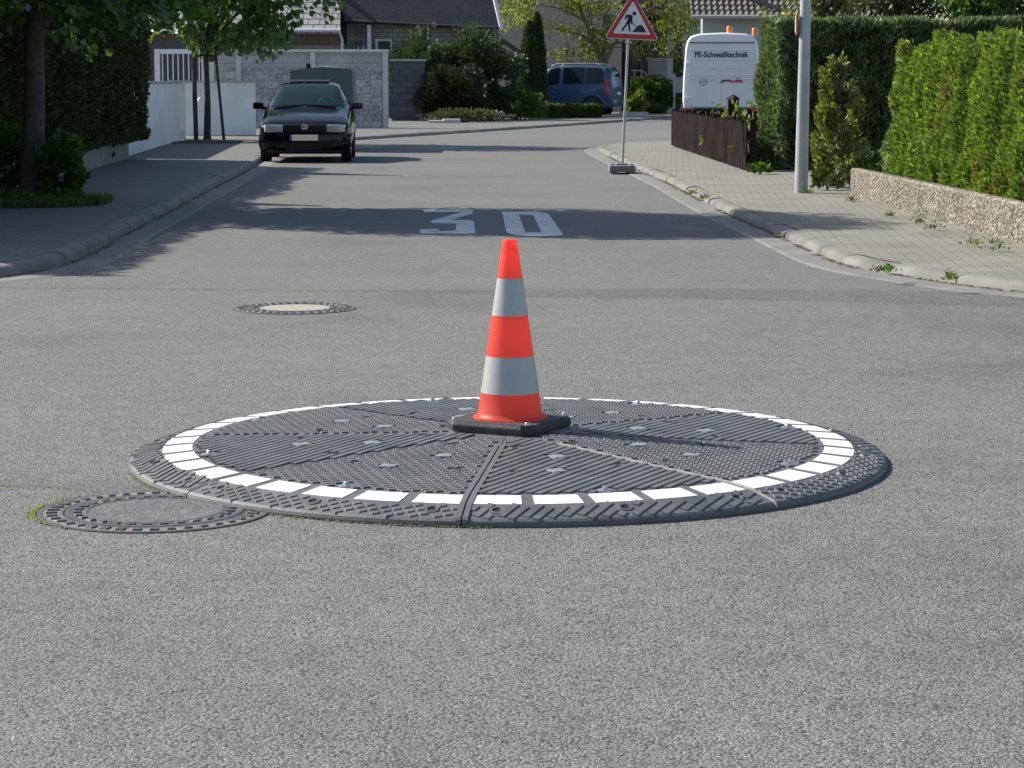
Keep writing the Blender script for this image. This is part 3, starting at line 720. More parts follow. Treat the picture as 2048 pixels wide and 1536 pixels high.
# ------------------------------------------------------------------ trees
def broad_tree(name, label, base, trunk_r, trunk_h, crown_c, crown_r, nleaf, L, W, lm, bark, seed, lean=(0, 0), limbs=9, hollow=0.35, thresh=-0.12, clump=1.4, group=None, extra=None, amp=0.35, fork=None):
    t = thing(name, label, 'tree', base, 0, group); rng = random.Random(seed)
    b = MB(); top = Vector((lean[0], lean[1], trunk_h))
    pts = [Vector((0, 0, -0.05)), Vector((0.0, 0, 0.12)), top * 0.35 + Vector((0.02, 0, 0)), top * 0.7, top]
    b.tube(pts, [trunk_r * 1.45, trunk_r * 1.1, trunk_r * 0.96, trunk_r * 0.88, trunk_r * 0.8], 14)
    b.build('trunk', bark, t, smooth=60)
    b = MB(); cc = Vector(crown_c)
    for k in range(limbs):
        a = k * 2.4 + rng.uniform(-0.3, 0.3); e = Vector((math.cos(a) * crown_r[0] * 0.75, math.sin(a) * crown_r[1] * 0.75, rng.uniform(-0.35, 0.7) * crown_r[2])) + cc
        s = top * rng.uniform(0.82, 1.0); mid = s.lerp(e, 0.5) + Vector((rng.uniform(-.2, .2), rng.uniform(-.2, .2), 0.25))
        b.tube([s, mid, e], [trunk_r * 0.42, trunk_r * 0.25, trunk_r * 0.07], 7)
        for _ in range(4):
            f = mid.lerp(e, rng.uniform(0, 0.8)); g = f + Vector((rng.uniform(-1, 1), rng.uniform(-1, 1), rng.uniform(-0.3, 0.8))) * 0.28 * crown_r[0]
            b.tube([f, f.lerp(g, 0.5) + Vector((0, 0, 0.06)), g], [trunk_r * 0.14, trunk_r * 0.09, trunk_r * 0.04], 5)
    b.tube([top, top.lerp(cc, 0.6), cc + Vector((0, 0, crown_r[2] * 0.6))], [trunk_r * 0.8, trunk_r * 0.5, trunk_r * 0.1], 9)
    b.build('limbs', bark, t, smooth=60)
    P, N = blob_points(crown_c, crown_r, nleaf, seed, clump, hollow, thresh, amp)
    if extra is not None:
        P2, N2 = extra; P = np.concatenate([P, P2]); N = np.concatenate([N, N2])
    g = np.random.default_rng(seed); N = N * 0.6 + g.normal(0, 0.6, N.shape) + np.array([0, 0, -0.25]); n = len(P)
    leaves('crown', P, N, L * g.uniform(0.65, 1.3, n), W * g.uniform(0.65, 1.3, n), lm, t, seed)
    return t
# leaves hanging low over the hedge on the near tree
g = np.random.default_rng(77)
def fringe(n, xr, yr, zr_, seed):
    g = np.random.default_rng(seed); P = []
    while len(P) < n:
        p = Vector((g.uniform(*xr), g.uniform(*yr), 0)); z = zr_[0] + (zr_[1] - zr_[0]) * g.random() + 0.45 * mnoise.noise(Vector((p.x * 0.9, p.y * 0.9, seed)))
        if mnoise.noise(Vector((p.x * 2.0, p.y * 2.0, z * 2 + seed))) < -0.02: continue
        P.append((p.x, p.y, z))
    return np.array(P), g.normal(size=(n, 3))
broad_tree('maple_tree', 'large maple in deep shade with leaves hanging low over the tall hedge', (-5.42, 26.5, 0.1), 0.125, 2.6, (0.1, 0.1, 4.55), (2.05, 2.4, 2.65), 30000, 0.125, 0.092, L_maple, M_bark, 21, lean=(0.13, 0.0), hollow=0.12, thresh=-0.36, limbs=13, extra=fringe(3600, (-0.9, 2.0), (-1.4, 1.4), (2.0, 2.9), 5))
broad_tree('young_maple_tree', 'young maple with backlit crown tied between two stakes beside the black car', (-6.85, 53.1, 0.1), 0.075, 2.3, (0.55, 0.0, 3.78), (2.35, 2.1, 1.95), 10500, 0.17, 0.13, L_maple, M_bark, 33, hollow=0.25, thresh=-0.12, limbs=11, amp=0.45)
for px, tx, lab in ((400, -0.03, 'thick dark stake standing left of the young maple trunk'), (455, -0.17, 'thin leaning stake standing right of the young maple trunk')):
    p = gp(px, 289); b = MB(); r = 0.055 if px == 400 else 0.036
    b.tube([(0, 0, 0), (tx * 0.5, 0, 1.0), (tx, 0, 2.05)], [r, r, r * 0.96], 10)
    o = b.build('tree_stake', M_darkwood, None, smooth=50); o.location = (p.x, 52.9, 0.1); tag(o, lab, 'stake')
b = MB(); b.tube([(-7.02, 52.85, 1.97), (-6.85, 52.98, 2.0), (-6.62, 52.85, 1.98)], 0.02, 6)
tag(b.build('tree_tie', M_hole), 'black tie strap joining the two stakes to the young maple', 'strap')
b = MB(); b.box((-6.3, 52.2, 0.108), (2.1, 2.6, 0.02)); struct(b.build('tree_pit', M_soil))
# taller evergreens standing in the hedge, out of which the long shadows on the road fall
def column_conifer(name, label, base, h, r, n, lm, seed, L=0.11, W=0.04, tips=1, cat='conifer', group=None, power=1.1, rag=0.16, core=M_core):
    t = thing(name, label, cat, base, 0, group); g = np.random.default_rng(seed); P = []; N = []
    for _ in range(n):
        u = g.random() ** 0.9; a = g.uniform(0, 2 * math.pi); z = 0.05 + u * h
        prof = r * min(1.0, 0.78 + u * 1.2) * max(0.02, (1 - u ** 2.6)) ** power
        bu = 1 + rag * mnoise.noise(Vector((math.cos(a) * 1.6, math.sin(a) * 1.6, z * 2.4 + seed)) ) * 1.6
        q = prof * bu - abs(g.normal(0, 0.04)); P.append((math.cos(a) * q, math.sin(a) * q, z)); N.append((math.cos(a) + g.normal(0, .35), math.sin(a) + g.normal(0, .35), 0.9))
    leaves('foliage', np.array(P), np.array(N), L * g.uniform(.6, 1.3, n), W * g.uniform(.6, 1.3, n), lm, t, seed)
    b = MB(); prof = [(r * 0.5, 0)]
    for u in np.linspace(0, 1, 9)[:-1]: prof.append((max(0.01, r * min(1.0, 0.78 + u * 1.2) * (1 - u ** 2.6) ** power - 0.07), 0.05 + u * h))
    prof.append((0.0, h * 0.96)); b.lathe(prof, 14); b.build('branches', core, t)
    return t
column_conifer('evergreen_tree', 'tall evergreen rising out of the far end of the dark hedge', (-7.15, 38.6, 0.1), 4.6, 0.75, 5000, L_darkhedge, 41, 0.14, 0.06)
column_conifer('evergreen_tree', 'tall evergreen rising from the dark hedge behind the large maple', (-7.1, 29.6, 0.1), 4.1, 0.6, 4000, L_darkhedge, 42, 0.14, 0.06)

# shrub and grass at the foot of the maple
def shrub(name, label, base, c, r, n, L, W, lm, seed, cat='shrub', hollow=0.35, thresh=-0.15, clump=2.5, up=0.3, stems=7, stem_r=0.012, amp=0.35, group=None):
    t = thing(name, label, cat, base, 0, group); rng = random.Random(seed)
    P, N = blob_points(c, r, n, seed, clump, hollow, thresh, amp); k = P[:, 2] > 0.02; P, N = P[k], N[k]; g = np.random.default_rng(seed); n = len(P)
    N = N * 0.7 + g.normal(0, 0.5, N.shape) + np.array([0, 0, up])
    leaves('foliage', P, N, L * g.uniform(.6, 1.3, n), W * g.uniform(.6, 1.3, n), lm, t, seed)
    b = MB()
    for _ in range(stems):
        a = rng.uniform(0, 6.28); e = Vector((c[0] + math.cos(a) * r[0] * 0.7, c[1] + math.sin(a) * r[1] * 0.7, c[2] + r[2] * rng.uniform(-0.1, 0.7)))
        b.tube([(c[0] * 0.3, c[1] * 0.3, -0.02), (c[0] * 0.7 + e.x * 0.3, c[1] * 0.7 + e.y * 0.3, e.z * 0.5), e], [stem_r, stem_r * 0.7, stem_r * 0.3], 6)
    b.build('stems', M_bark, t)
    return t
shrub('leafy_shrub', 'bright green leafy shrub growing at the foot of the large maple trunk', (-5.02, 26.3, 0.1), (0, 0, 0.36), (0.27, 0.4, 0.40), 2400, 0.075, 0.05, L_shrub, 51)
shrub('leafy_shrub', 'small low shrub left of the large maple trunk against the hedge', (-5.75, 26.9, 0.1), (0, 0, 0.42), (0.30, 0.3, 0.46), 1800, 0.07, 0.05, L_shrub, 52)
def grass(name, poly_fn, n, z, h, seed, label=None, m=None, w=0.006):
    g = np.random.default_rng(seed); P = []
    while len(P) < n:
        q = poly_fn(g)
        if q is not None: P.append((q[0], q[1], z))
    P = np.array(P); N = np.tile([0, 0, 1.0], (n, 1)) + g.normal(0, 0.4, (n, 3)); H = h * g.uniform(.5, 1.4, n); P[:, 2] += H * 0.45
    o = leaves(name, P, N, H, w * g.uniform(.7, 1.4, n), m or L_grass, None, seed)
    o['kind'] = 'stuff'
    return o
def bed(g):
    # wedge of rough grass in front of the maple and the hedge
    x, y = g.uniform(-6.2, -4.45), g.uniform(24.7, 26.9)
    e = 0.12 * mnoise.noise(Vector((x * 3, y * 3, 4)))
    if y < 24.95 + 0.75 * max(0.0, x + 5.15) + e or y > 26.7 - 0.75 * max(0, x + 5.0) + e: return None
    if mnoise.noise(Vector((x * 2.2, y * 2.2, 1))) < -0.25 and g.random() < 0.8: return None
    return x, y
grass('grass', bed, 9000, 0.1, 0.10, 61, w=0.013)
for x_, y_, r_, h_, n_, sd_, lab_ in ((-4.82, 25.75, 0.20, 0.16, 420, 621, 'small leafy ground plant at the tip of the grass in front of the maple'), (-5.35, 25.35, 0.26, 0.17, 520, 622, 'low leafy ground plant in front of the maple trunk'), (-5.75, 25.6, 0.22, 0.24, 420, 623, 'low ground plant by the left edge in front of the dark hedge')):
    shrub('ground_plant', lab_, (x_, y_, 0.1), (0, 0, h_ * 0.4), (r_, r_ * 0.8, h_ * 0.6), n_, 0.055, 0.036, L_shrub, sd_, cat='plant', clump=5, amp=0.5, stem_r=0.005)
struct(MB().prism([(-6.3, 24.95), (-5.2, 24.98), (-4.55, 25.5), (-4.48, 25.9), (-5.0, 26.6), (-6.3, 26.9)], 0.09, 0.110).build('planting_bed', M_soil))
# ------------------------------------------------------------------ right side: low wall, thuja hedge, tall hedge, young conifer, fence
def pebble_mat():
    m = bpy.data.materials.new('washed_pebble'); m.use_nodes = True; n, l = nodes_of(m); b = n['Principled BSDF']; b.inputs['Roughness'].default_value = 0.7
    tc = n.new('ShaderNodeTexCoord'); v = n.new('ShaderNodeTexVoronoi'); v.inputs['Scale'].default_value = 34; l.new(tc.outputs['Object'], v.inputs['Vector'])
    sp = n.new('ShaderNodeSeparateColor'); l.new(v.outputs['Color'], sp.inputs[0])
    c = ramp(n, l, sp.outputs[0], [(0.0, (0.13, 0.095, 0.06)), (0.35, (0.20, 0.165, 0.115)), (0.7, (0.28, 0.25, 0.19)), (1.0, (0.44, 0.41, 0.335))])
    c = mix_rgb(n, l, 1.0, c, ramp(n, l, v.outputs['Distance'], [(0.4, 1.0), (0.68, 0.45)]), 'MULTIPLY')
    t = n.new('ShaderNodeTexNoise'); t.inputs['Scale'].default_value = 2.5; t.inputs['Detail'].default_value = 5; l.new(tc.outputs['Object'], t.inputs['Vector'])
    c = mix_rgb(n, l, 1.0, c, ramp(n, l, t.outputs['Fac'], [(0.3, 0.78), (0.7, 1.1)]), 'MULTIPLY'); l.new(c, b.inputs['Base Color'])
    bp = n.new('ShaderNodeBump'); bp.invert = True; bp.inputs['Strength'].default_value = 1.0; bp.inputs['Distance'].default_value = 0.02; l.new(v.outputs['Distance'], bp.inputs['Height']); l.new(bp.outputs[0], b.inputs['Normal'])
    return m
M_peb = pebble_mat()
A, B_ = Vector((4.02, 28.0)), Vector((4.40, 17.6))
lwR = thing('pebble_wall', 'low washed pebble concrete wall in front of the thuja hedge', 'wall', (A.x, A.y, 0))
dirw = (B_ - A).normalized(); nrm = Vector((-dirw.y, dirw.x))          # towards the garden (+x)
if nrm.x < 0: nrm = -nrm
tot = (B_ - A).length; s = 0.0
while s < tot:
    e = min(s + 1.95, tot); b = MB(); w = 0.12
    P0, P1 = A + dirw * (s + 0.006), A + dirw * (e - 0.006)
    def q(p, o, z): return (p.x + nrm.x * o - A.x, p.y + nrm.y * o - A.y, z)
    ht = 0.415
    o8 = [(0, 0.05), (0, ht - 0.02), (0.02, ht), (w - 0.02, ht), (w, ht - 0.02), (w, 0.05)]
    b.grid([[q(p, o, z) for o, z in o8] for p in (P0, P1)], closed=True)
    for p in (P0, P1): b.add([q(p, o, z) for o, z in o8], [tuple(range(6))])
    b.build('wall_slab', M_peb, lwR, smooth=30); s = e
# return at the far end
struct(MB().prism([(A.x + 0.13, A.y - 0.1), (9.5, 27.7), (9.5, 16), (B_.x + 0.13, B_.y)], 0.05, 0.34).build('hedge_bed', M_soil))

# thuja hedge of slanting columns
th = thing('thuja_hedge', 'sunlit yellow green thuja hedge of pointed columns behind the low pebble wall', 'hedge', (4.40, 27.6, 0.34))
g = np.random.default_rng(5); P = []; N = []
tips = []
s = 0.15
while s < 11.2: tips.append((s, g.uniform(0.0, 0.16) + (0.0 if s > 0.6 else -0.02), g.uniform(0.26, 0.36))); s += g.uniform(0.42, 0.62)
def thuja_at(s, z):
    """outward bulge and top height at a place along the row: columns lean towards the far end going up"""
    best = -1; topz = 0
    for c, dh, w in tips:
        u = (s - (c + (z - 0.7) * 0.05)) / w
        k = 1 - u * u
        if k > best: best = k; topz = 1.40 + dh * 1.6
    return max(best, 0), topz
cnt = 0
while cnt < 66000:
    s_ = g.uniform(-0.05, 11.0); z = g.uniform(0.0, 1.62) if g.random() < 0.9 else g.uniform(1.2, 1.66)
    k, tz = thuja_at(s_, z); tz2 = tz - 0.42 * (1 - k)
    if z > tz2 or (k < 0.42 and g.random() < 0.75): continue
    taper = 0.20 * max(0, z / tz) ** 1.5
    out = 0.36 * max(k, 0) - 0.10 + 0.055 * mnoise.noise(Vector((s_ * 5, z * 5, 2))) + 0.10 * mnoise.noise(Vector((s_ * 1.5, z * 2.4, 7))) - taper + 0.08
    side = g.random()
    if side < 0.82:
        o = -0.06 - out + abs(g.normal(0, 0.035)); nn = -nrm
    else:
        o = g.uniform(-0.06 - out, 0.55); 
        if z < tz2 - 0.12 and s_ > 0.12: continue
        nn = Vector((0, 0))
    endn = Vector((-dirw.x, -dirw.y)) * (1.0 if s_ < 0.2 else 0)
    p = dirw * s_ + nrm * (o + 0.30)
    P.append((p.x, p.y, z)); N.append((nn.x + endn.x + g.normal(0, .4), nn.y + endn.y + g.normal(0, .4), 0.75 + g.normal(0, .25))); cnt += 1
# far end face
for _ in range(5200):
    z = g.uniform(0, 1.42); o = g.uniform(-0.2 + 0.2 * (z / 1.5) ** 1.5, 0.75); r = 0.05 * mnoise.noise(Vector((o * 5, z * 5, 9)))
    p = nrm * (o + 0.22) + dirw * (-0.06 + 0.10 * (z / 1.4) ** 2 + r + abs(g.normal(0, 0.03)) + 0.25 * max(0, abs(o - 0.25) - 0.25)); P.append((p.x, p.y, z)); N.append((-dirw.x + g.normal(0, .4), -dirw.y + g.normal(0, .4), 0.75))
n = len(P); leaves('foliage', np.array(P), np.array(N), 0.080 * g.uniform(.5, 1.5, n), 0.030 * g.uniform(.6, 1.4, n), L_thuja, th, 5)
b = MB(); rows = []
for s_ in np.linspace(0.12, 10.9, 60):
    k, tz = thuja_at(s_, 1.2); zt = tz - 0.26 - 0.28 * (1 - k); k0, _ = thuja_at(s_, 0.2)
    pr = [(0.24 - 0.20 - 0.10 * k0, 0.0), (0.24 - 0.18 - 0.10 * k, 0.8), (0.24 + 0.02, zt), (0.75, zt), (0.9, 0)]
    rows.append([((dirw * s_ + nrm * (o + 0.22)).x, (dirw * s_ + nrm * (o + 0.22)).y, z) for o, z in pr])
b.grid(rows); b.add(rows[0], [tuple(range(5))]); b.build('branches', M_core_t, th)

# tall conifer hedge across the garden: side face in the sun, front in shade
YH = 36.2
hx0 = at(1513, 200, YH).x
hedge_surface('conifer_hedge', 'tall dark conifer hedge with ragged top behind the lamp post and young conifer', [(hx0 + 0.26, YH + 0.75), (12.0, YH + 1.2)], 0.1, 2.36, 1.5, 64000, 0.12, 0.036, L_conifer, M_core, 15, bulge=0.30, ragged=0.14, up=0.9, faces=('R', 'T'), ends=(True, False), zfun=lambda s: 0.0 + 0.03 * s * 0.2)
# young conifer
yc = thing('young_conifer', 'young yellow green conifer standing between the lamp post and pebble wall', 'conifer', (at(1683, 380, 30.2).x, 30.2, 0.09))
g = np.random.default_rng(8); P = []; N = []
HH = 1.62
cl = [(g.uniform(0, 6.28), 0.04 + (i / 34) ** 0.95 * (HH - 0.12)) for i in range(34)]
for a, z in cl:
    r = 0.40 * (1 - (z / HH) ** 1.7) ** 0.8 + 0.05; r *= g.uniform(0.75, 1.12)
    for _ in range(210):
        f = abs(g.random()) ** 0.6; aa = a + g.normal(0, 0.28); rr = r * (0.35 + 0.7 * f)
        P.append((math.cos(aa) * rr, math.sin(aa) * rr, z + 0.20 * (f - 0.5) * 1.2 + g.normal(0, 0.055))); N.append((math.cos(aa) + g.normal(0, .5), math.sin(aa) + g.normal(0, .5), 0.7 + g.normal(0, .4)))
P = np.array(P); P[:, 2] = np.maximum(P[:, 2], 0.03); n = len(P)
P[:, 0] += -0.05 * P[:, 2]
leaves('foliage', P, np.array(N), 0.085 * g.uniform(.6, 1.35, n), 0.034 * g.uniform(.6, 1.35, n), L_young, yc, 8)
b = MB(); b.tube([(0, 0, -0.02), (0.0, 0, 0.6), (-0.06, 0, 1.45)], [0.025, 0.02, 0.008], 8)
for a, z in cl:
    r = 0.36 * (1 - (z / HH) ** 1.5) ** 0.8; b.tube([(-0.04 * z, 0, z * 0.9), (math.cos(a) * r, math.sin(a) * r, z + 0.08)], [0.008, 0.003], 5)
b.build('stem', M_bark, yc)
# ground plants
def low_plant(px, py, Y, r, h, n, L, W, label, seed, lm=None, group=None, cat='plant', z=0.09, name='low_plant'):
    p = gp(px, py); p = Vector((p.x * Y / p.y, Y, z)); return shrub(name, label, p, (0, 0, h * 0.42), (r, r * 0.8, h * 0.55), n, L, W, lm or L_shrub, seed, cat=cat, stems=5, stem_r=0.006, clump=5, amp=0.5, group=group)
low_plant(1520, 352, 34.6, 0.20, 0.16, 160, 0.07, 0.055, 'low leafy plant at the foot of the conifer hedge left of the lamp post', 1)
low_plant(1735, 358, 28.6, 0.26, 0.55, 420, 0.075, 0.06, 'ivy clump on the far end of the low pebble wall', 2, L_box, name='ivy_clump', cat='ivy')
low_plant(1655, 388, 29.6, 0.22, 0.34, 300, 0.07, 0.05, 'leafy plant between the lamp post and the young conifer', 3, L_box)
low_plant(1500, 310, 37.6, 0.26, 0.72, 260, 0.09, 0.06, 'yellowish climber where the picket fence meets the conifer hedge', 4, L_young, name='climbing_plant')
# weeds in the joints
W_ = [(1384, 388, 0.10, 0.07, 'weed tuft in the kerb joint, farther of the two left of the lamp post'), (1410, 398, 0.09, 0.09, 'weed tuft in the kerb joint, nearer of the two left of the lamp post'), (1775, 543, 0.12, 0.06, 'broad weed growing out of the broken kerb stone'), (1900, 560, 0.07, 0.07, 'small dark weed on the kerb near the right edge'),
      (1838, 448, 0.09, 0.15, 'upright weed at the foot of the pebble wall, second joint'), (1868, 458, 0.10, 0.09, 'low weed beside the upright weed at the pebble wall'), (1945, 490, 0.12, 0.13, 'weed patch against the pebble wall near its last joint'), (1990, 500, 0.14, 0.15, 'leafy weed at the pebble wall by the right edge'), (1702, 402, 0.08, 0.07, 'weed at the far corner of the pebble wall'), (1780, 432, 0.07, 0.06, 'tiny weed at the first joint of the pebble wall'), (1615, 386, 0.10, 0.06, 'grass tuft at the foot of the lamp post')]
for i, (px, py, r, h, lab) in enumerate(W_):
    p = gp(px, py, 0.09); t = thing('weed', lab, 'weed', (p.x, p.y, 0.088)); g = np.random.default_rng(100 + i); n = 70
    P = g.normal(0, r * 0.36, (n, 3)); P[:, 2] = np.abs(g.normal(0, h * 0.35, n)) + 0.008; N = P * np.array([1, 1, 0]) / r + g.normal(0, .4, (n, 3)) + np.array([0, 0, 0.7])
    leaves('foliage', P, N, 0.034 * g.uniform(.6, 1.4, n), 0.013 * g.uniform(.6, 1.4, n), L_young if i % 3 == 0 else L_shrub, t, i)
# lamp post
M_galv = mat('galvanised', (0.40, 0.41, 0.415), 0.55, metal=0.25, var=0.10, vscale=8, bump=0.06, bscale=60)
lp = thing('lamp_post', 'grey galvanised lamp post with small reflector plate on the right pavement', 'lamp post', (gp(1602, 384, 0.088).x, gp(1602, 384, 0.088).y, 0.088))
MB().tube([(0, 0, -0.05), (0.005, 0, 0.6), (0.02, 0, 2.2), (0.06, 0, 6.0)], [0.082, 0.078, 0.066, 0.045], 24).build('pole', M_galv, lp, smooth=60)
MB().box((-0.082, -0.01, 2.03), (0.028, 0.09, 0.25), 0, 0.006).build('reflector_plate', mat('reflector_red', (0.42, 0.10, 0.06), 0.5, var=0.1), lp)
MB().box((-0.099, -0.01, 2.03), (0.006, 0.055, 0.19), 0).build('reflector', mat('reflector_white', (0.75, 0.72, 0.65), 0.4), lp)
MB().box((0.022, -0.055, 1.2), (0.09, 0.05, 0.32), 0, 0.01).build('hatch', M_galv, lp) if False else None
# picket fence
M_fence = mat('stained_pickets', (0.012, 0.009, 0.008), 0.9, spec=0.03, col2=(0.028, 0.021, 0.019), vscale=5, bump=0.5, bscale=50, detail=6)
FA, FB = gp(1342, 291, 0.09), gp(1492, 341, 0.09)
ft = thing('picket_fence', 'low dark brown picket fence bounding the corner garden', 'fence', (FB.x, FB.y, 0.09))
d = (FA - FB); Lf = d.length; d.normalize(); nf = Vector((-d.y, d.x, 0)); b = MB(); rng = random.Random(3)
k = int(Lf / 0.098); ang = math.atan2(d.y, d.x)
for i in range(k):
    p = d * (i * 0.098); h = 0.74 + rng.uniform(-0.025, 0.03); a = ang + rng.uniform(-0.04, 0.04)
    cb = Vector((0, 0, 0)); m_ = Matrix.Translation(p) @ Matrix.Rotation(a, 4, 'Z') @ Matrix.Rotation(rng.uniform(-0.02, 0.02), 4, 'Y'); b.M = m_
    b.prism([(-0.041, 0.02), (0.041, 0.02), (0.041, h - 0.04), (0.018, h), (-0.018, h), (-0.041, h - 0.04)], -0.011, 0.011, 'XZ')
b.M = Matrix.Identity(4); b.build('picket_panel', M_fence, ft)
b = MB()
for z in (0.2, 0.55):
    c = d * (Lf / 2) - nf * 0.035; b.box((c.x, c.y, z), (Lf, 0.04, 0.07), ang)
b.build('rails', M_fence, ft)
for i in range(6):
    p = d * (Lf * i / 5) - nf * 0.10; MB().box((p.x, p.y, 0.38), (0.09, 0.09, 0.78), ang).build('post', M_fence, ft)
# return of the fence to the right along the cross street
d2 = Vector((1, 0.12, 0)).normalized(); b = MB()
for i in range(55):
    p = d * Lf + d2 * (i * 0.098 + 0.1); b.M = Matrix.Translation(p) @ Matrix.Rotation(0.12, 4, 'Z'); h = 0.74 + rng.uniform(-.025, .03)
    b.prism([(-0.041, 0.02), (0.041, 0.02), (0.041, h - 0.04), (0.018, h), (-0.018, h), (-0.041, h - 0.04)], -0.011, 0.011, 'XZ')
b.M = Matrix.Identity(4); b.build('picket_panel', M_fence, ft)
struct(MB().prism([(3.95, 37.6), (14, 38.5), (14, 54.5), (3.72, 53.0)], 0.05, 0.13).build('garden_bed', M_soil))
low_plant(1478, 226, 42.5, 0.6, 0.95, 420, 0.10, 0.07, 'garden shrub behind the picket fence in front of the white van', 6, L_young, name='garden_shrub', cat='shrub')
low_plant(1428, 222, 46.5, 0.7, 0.85, 260, 0.10, 0.07, 'sparse dry garden shrub behind the middle of the picket fence', 7, L_box, name='garden_shrub', cat='shrub')
# dark stump-like garden post
gx = at(1466, 200, 44.0)
gpst = thing('garden_post', 'short dark wooden post with pointed cap in front of the white van', 'post', (gx.x, 44.0, 0.13))
MB().box((0, 0, 0.48), (0.20, 0.20, 0.96), 0, 0.01).build('shaft', M_hole, gpst)
MB().lathe([(0.13, 0.96), (0.12, 0.99), (0.0, 1.06)], 4).build('cap', M_hole, gpst)

# trees and shrubs behind the tall hedge
def bg_tree(px, py, Y, r, n, L, W, lm, label, seed, base_r=0.12, name='garden_tree', thresh=-0.12):
    c = at(px, py, Y); return broad_tree(name, label, (c.x, Y, 0.1), base_r, max(0.8, c.z - r[2] * 0.6), (0, 0, c.z - 0.1), r, n, L, W, lm, M_bark, seed, hollow=0.3, thresh=thresh)
bg_tree(1640, -40, 40.5, (1.0, 0.9, 1.0), 2600, 0.13, 0.05, L_young, 'yellow green conifer crown behind the conifer hedge beside the lamp post', 71)
bg_tree(1790, -60, 42.0, (1.6, 1.2, 1.25), 4200, 0.13, 0.06, L_darkhedge, 'very dark tree crown behind the middle of the conifer hedge', 72)
bg_tree(2000, -40, 40.0, (1.05, 1.0, 1.05), 2800, 0.17, 0.085, L_shrub, 'bright green broad leaved tree behind the right end of the conifer hedge', 73)
# ------------------------------------------------------------------ vehicles and road sign
def paint(name, col, coat=0.6, rough=0.35, metal=0.0):
    m = mat(name, col, rough, coat=coat, metal=metal, var=0.05, vscale=3); return m
M_black = mat('black_paint', (0.003, 0.004, 0.006), 0.09, coat=0.0, spec=0.30, var=0.05)
M_blue = paint('blue_paint', (0.042, 0.090, 0.185), 0.3, 0.35, 0.1)
M_white = mat('white_paint', (0.74, 0.76, 0.78), 0.35, coat=0.4, col2=(0.70, 0.72, 0.74), vscale=2)
M_tyre = mat('tyre', (0.016, 0.016, 0.017), 0.85, var=0.2, vscale=20)
M_rim = mat('alloy', (0.50, 0.51, 0.53), 0.35, metal=0.8)
M_plas = mat('black_plastic', (0.014, 0.014, 0.016), 0.6, spec=0.25, var=0.2, vscale=12)
M_inside = mat('car_inside', (0.022, 0.024, 0.028), 0.9, var=0.3, vscale=3)
M_chrome = mat('chrome', (0.72, 0.73, 0.75), 0.15, metal=1.0)
M_plate_b = mat('number_plate', (0.86, 0.73, 0.52), 0.5, var=0.03)
M_eublue = mat('plate_blue', (0.03, 0.05, 0.30), 0.5)
M_redlamp = mat('red_lamp', (0.55, 0.02, 0.02), 0.2, coat=0.5)
M_orange = mat('amber_lamp', (0.85, 0.20, 0.03), 0.25, coat=0.5)
def glass_mat(name, tint, rough=0.03, alpha=0.25):
    m = bpy.data.materials.new(name); m.use_nodes = True; n, l = nodes_of(m); b = n['Principled BSDF']
    b.inputs['Base Color'].default_value = (*tint, 1); b.inputs['Roughness'].default_value = rough; b.inputs['IOR'].default_value = 1.5
    tr = n.new('ShaderNodeBsdfTransparent'); tr.inputs[0].default_value = (0.55, 0.68, 0.66, 1)
    mx = n.new('ShaderNodeMixShader'); mx.inputs[0].default_value = alpha
    l.new(b.outputs[0], mx.inputs[1]); l.new(tr.outputs[0], mx.inputs[2]); l.new(mx.outputs[0], n['Material Output'].inputs['Surface'])
    return m
M_screen = glass_mat('windscreen_glass', (0.045, 0.085, 0.092), alpha=0.55)
M_glass = glass_mat('side_glass', (0.012, 0.016, 0.022), alpha=0.25)
M_lens = glass_mat('lamp_glass', (0.42, 0.45, 0.44), 0.08, alpha=0.25)
M_lampin = mat('lamp_bowl', (0.42, 0.44, 0.44), 0.3, metal=0.6, var=0.2, vscale=30)

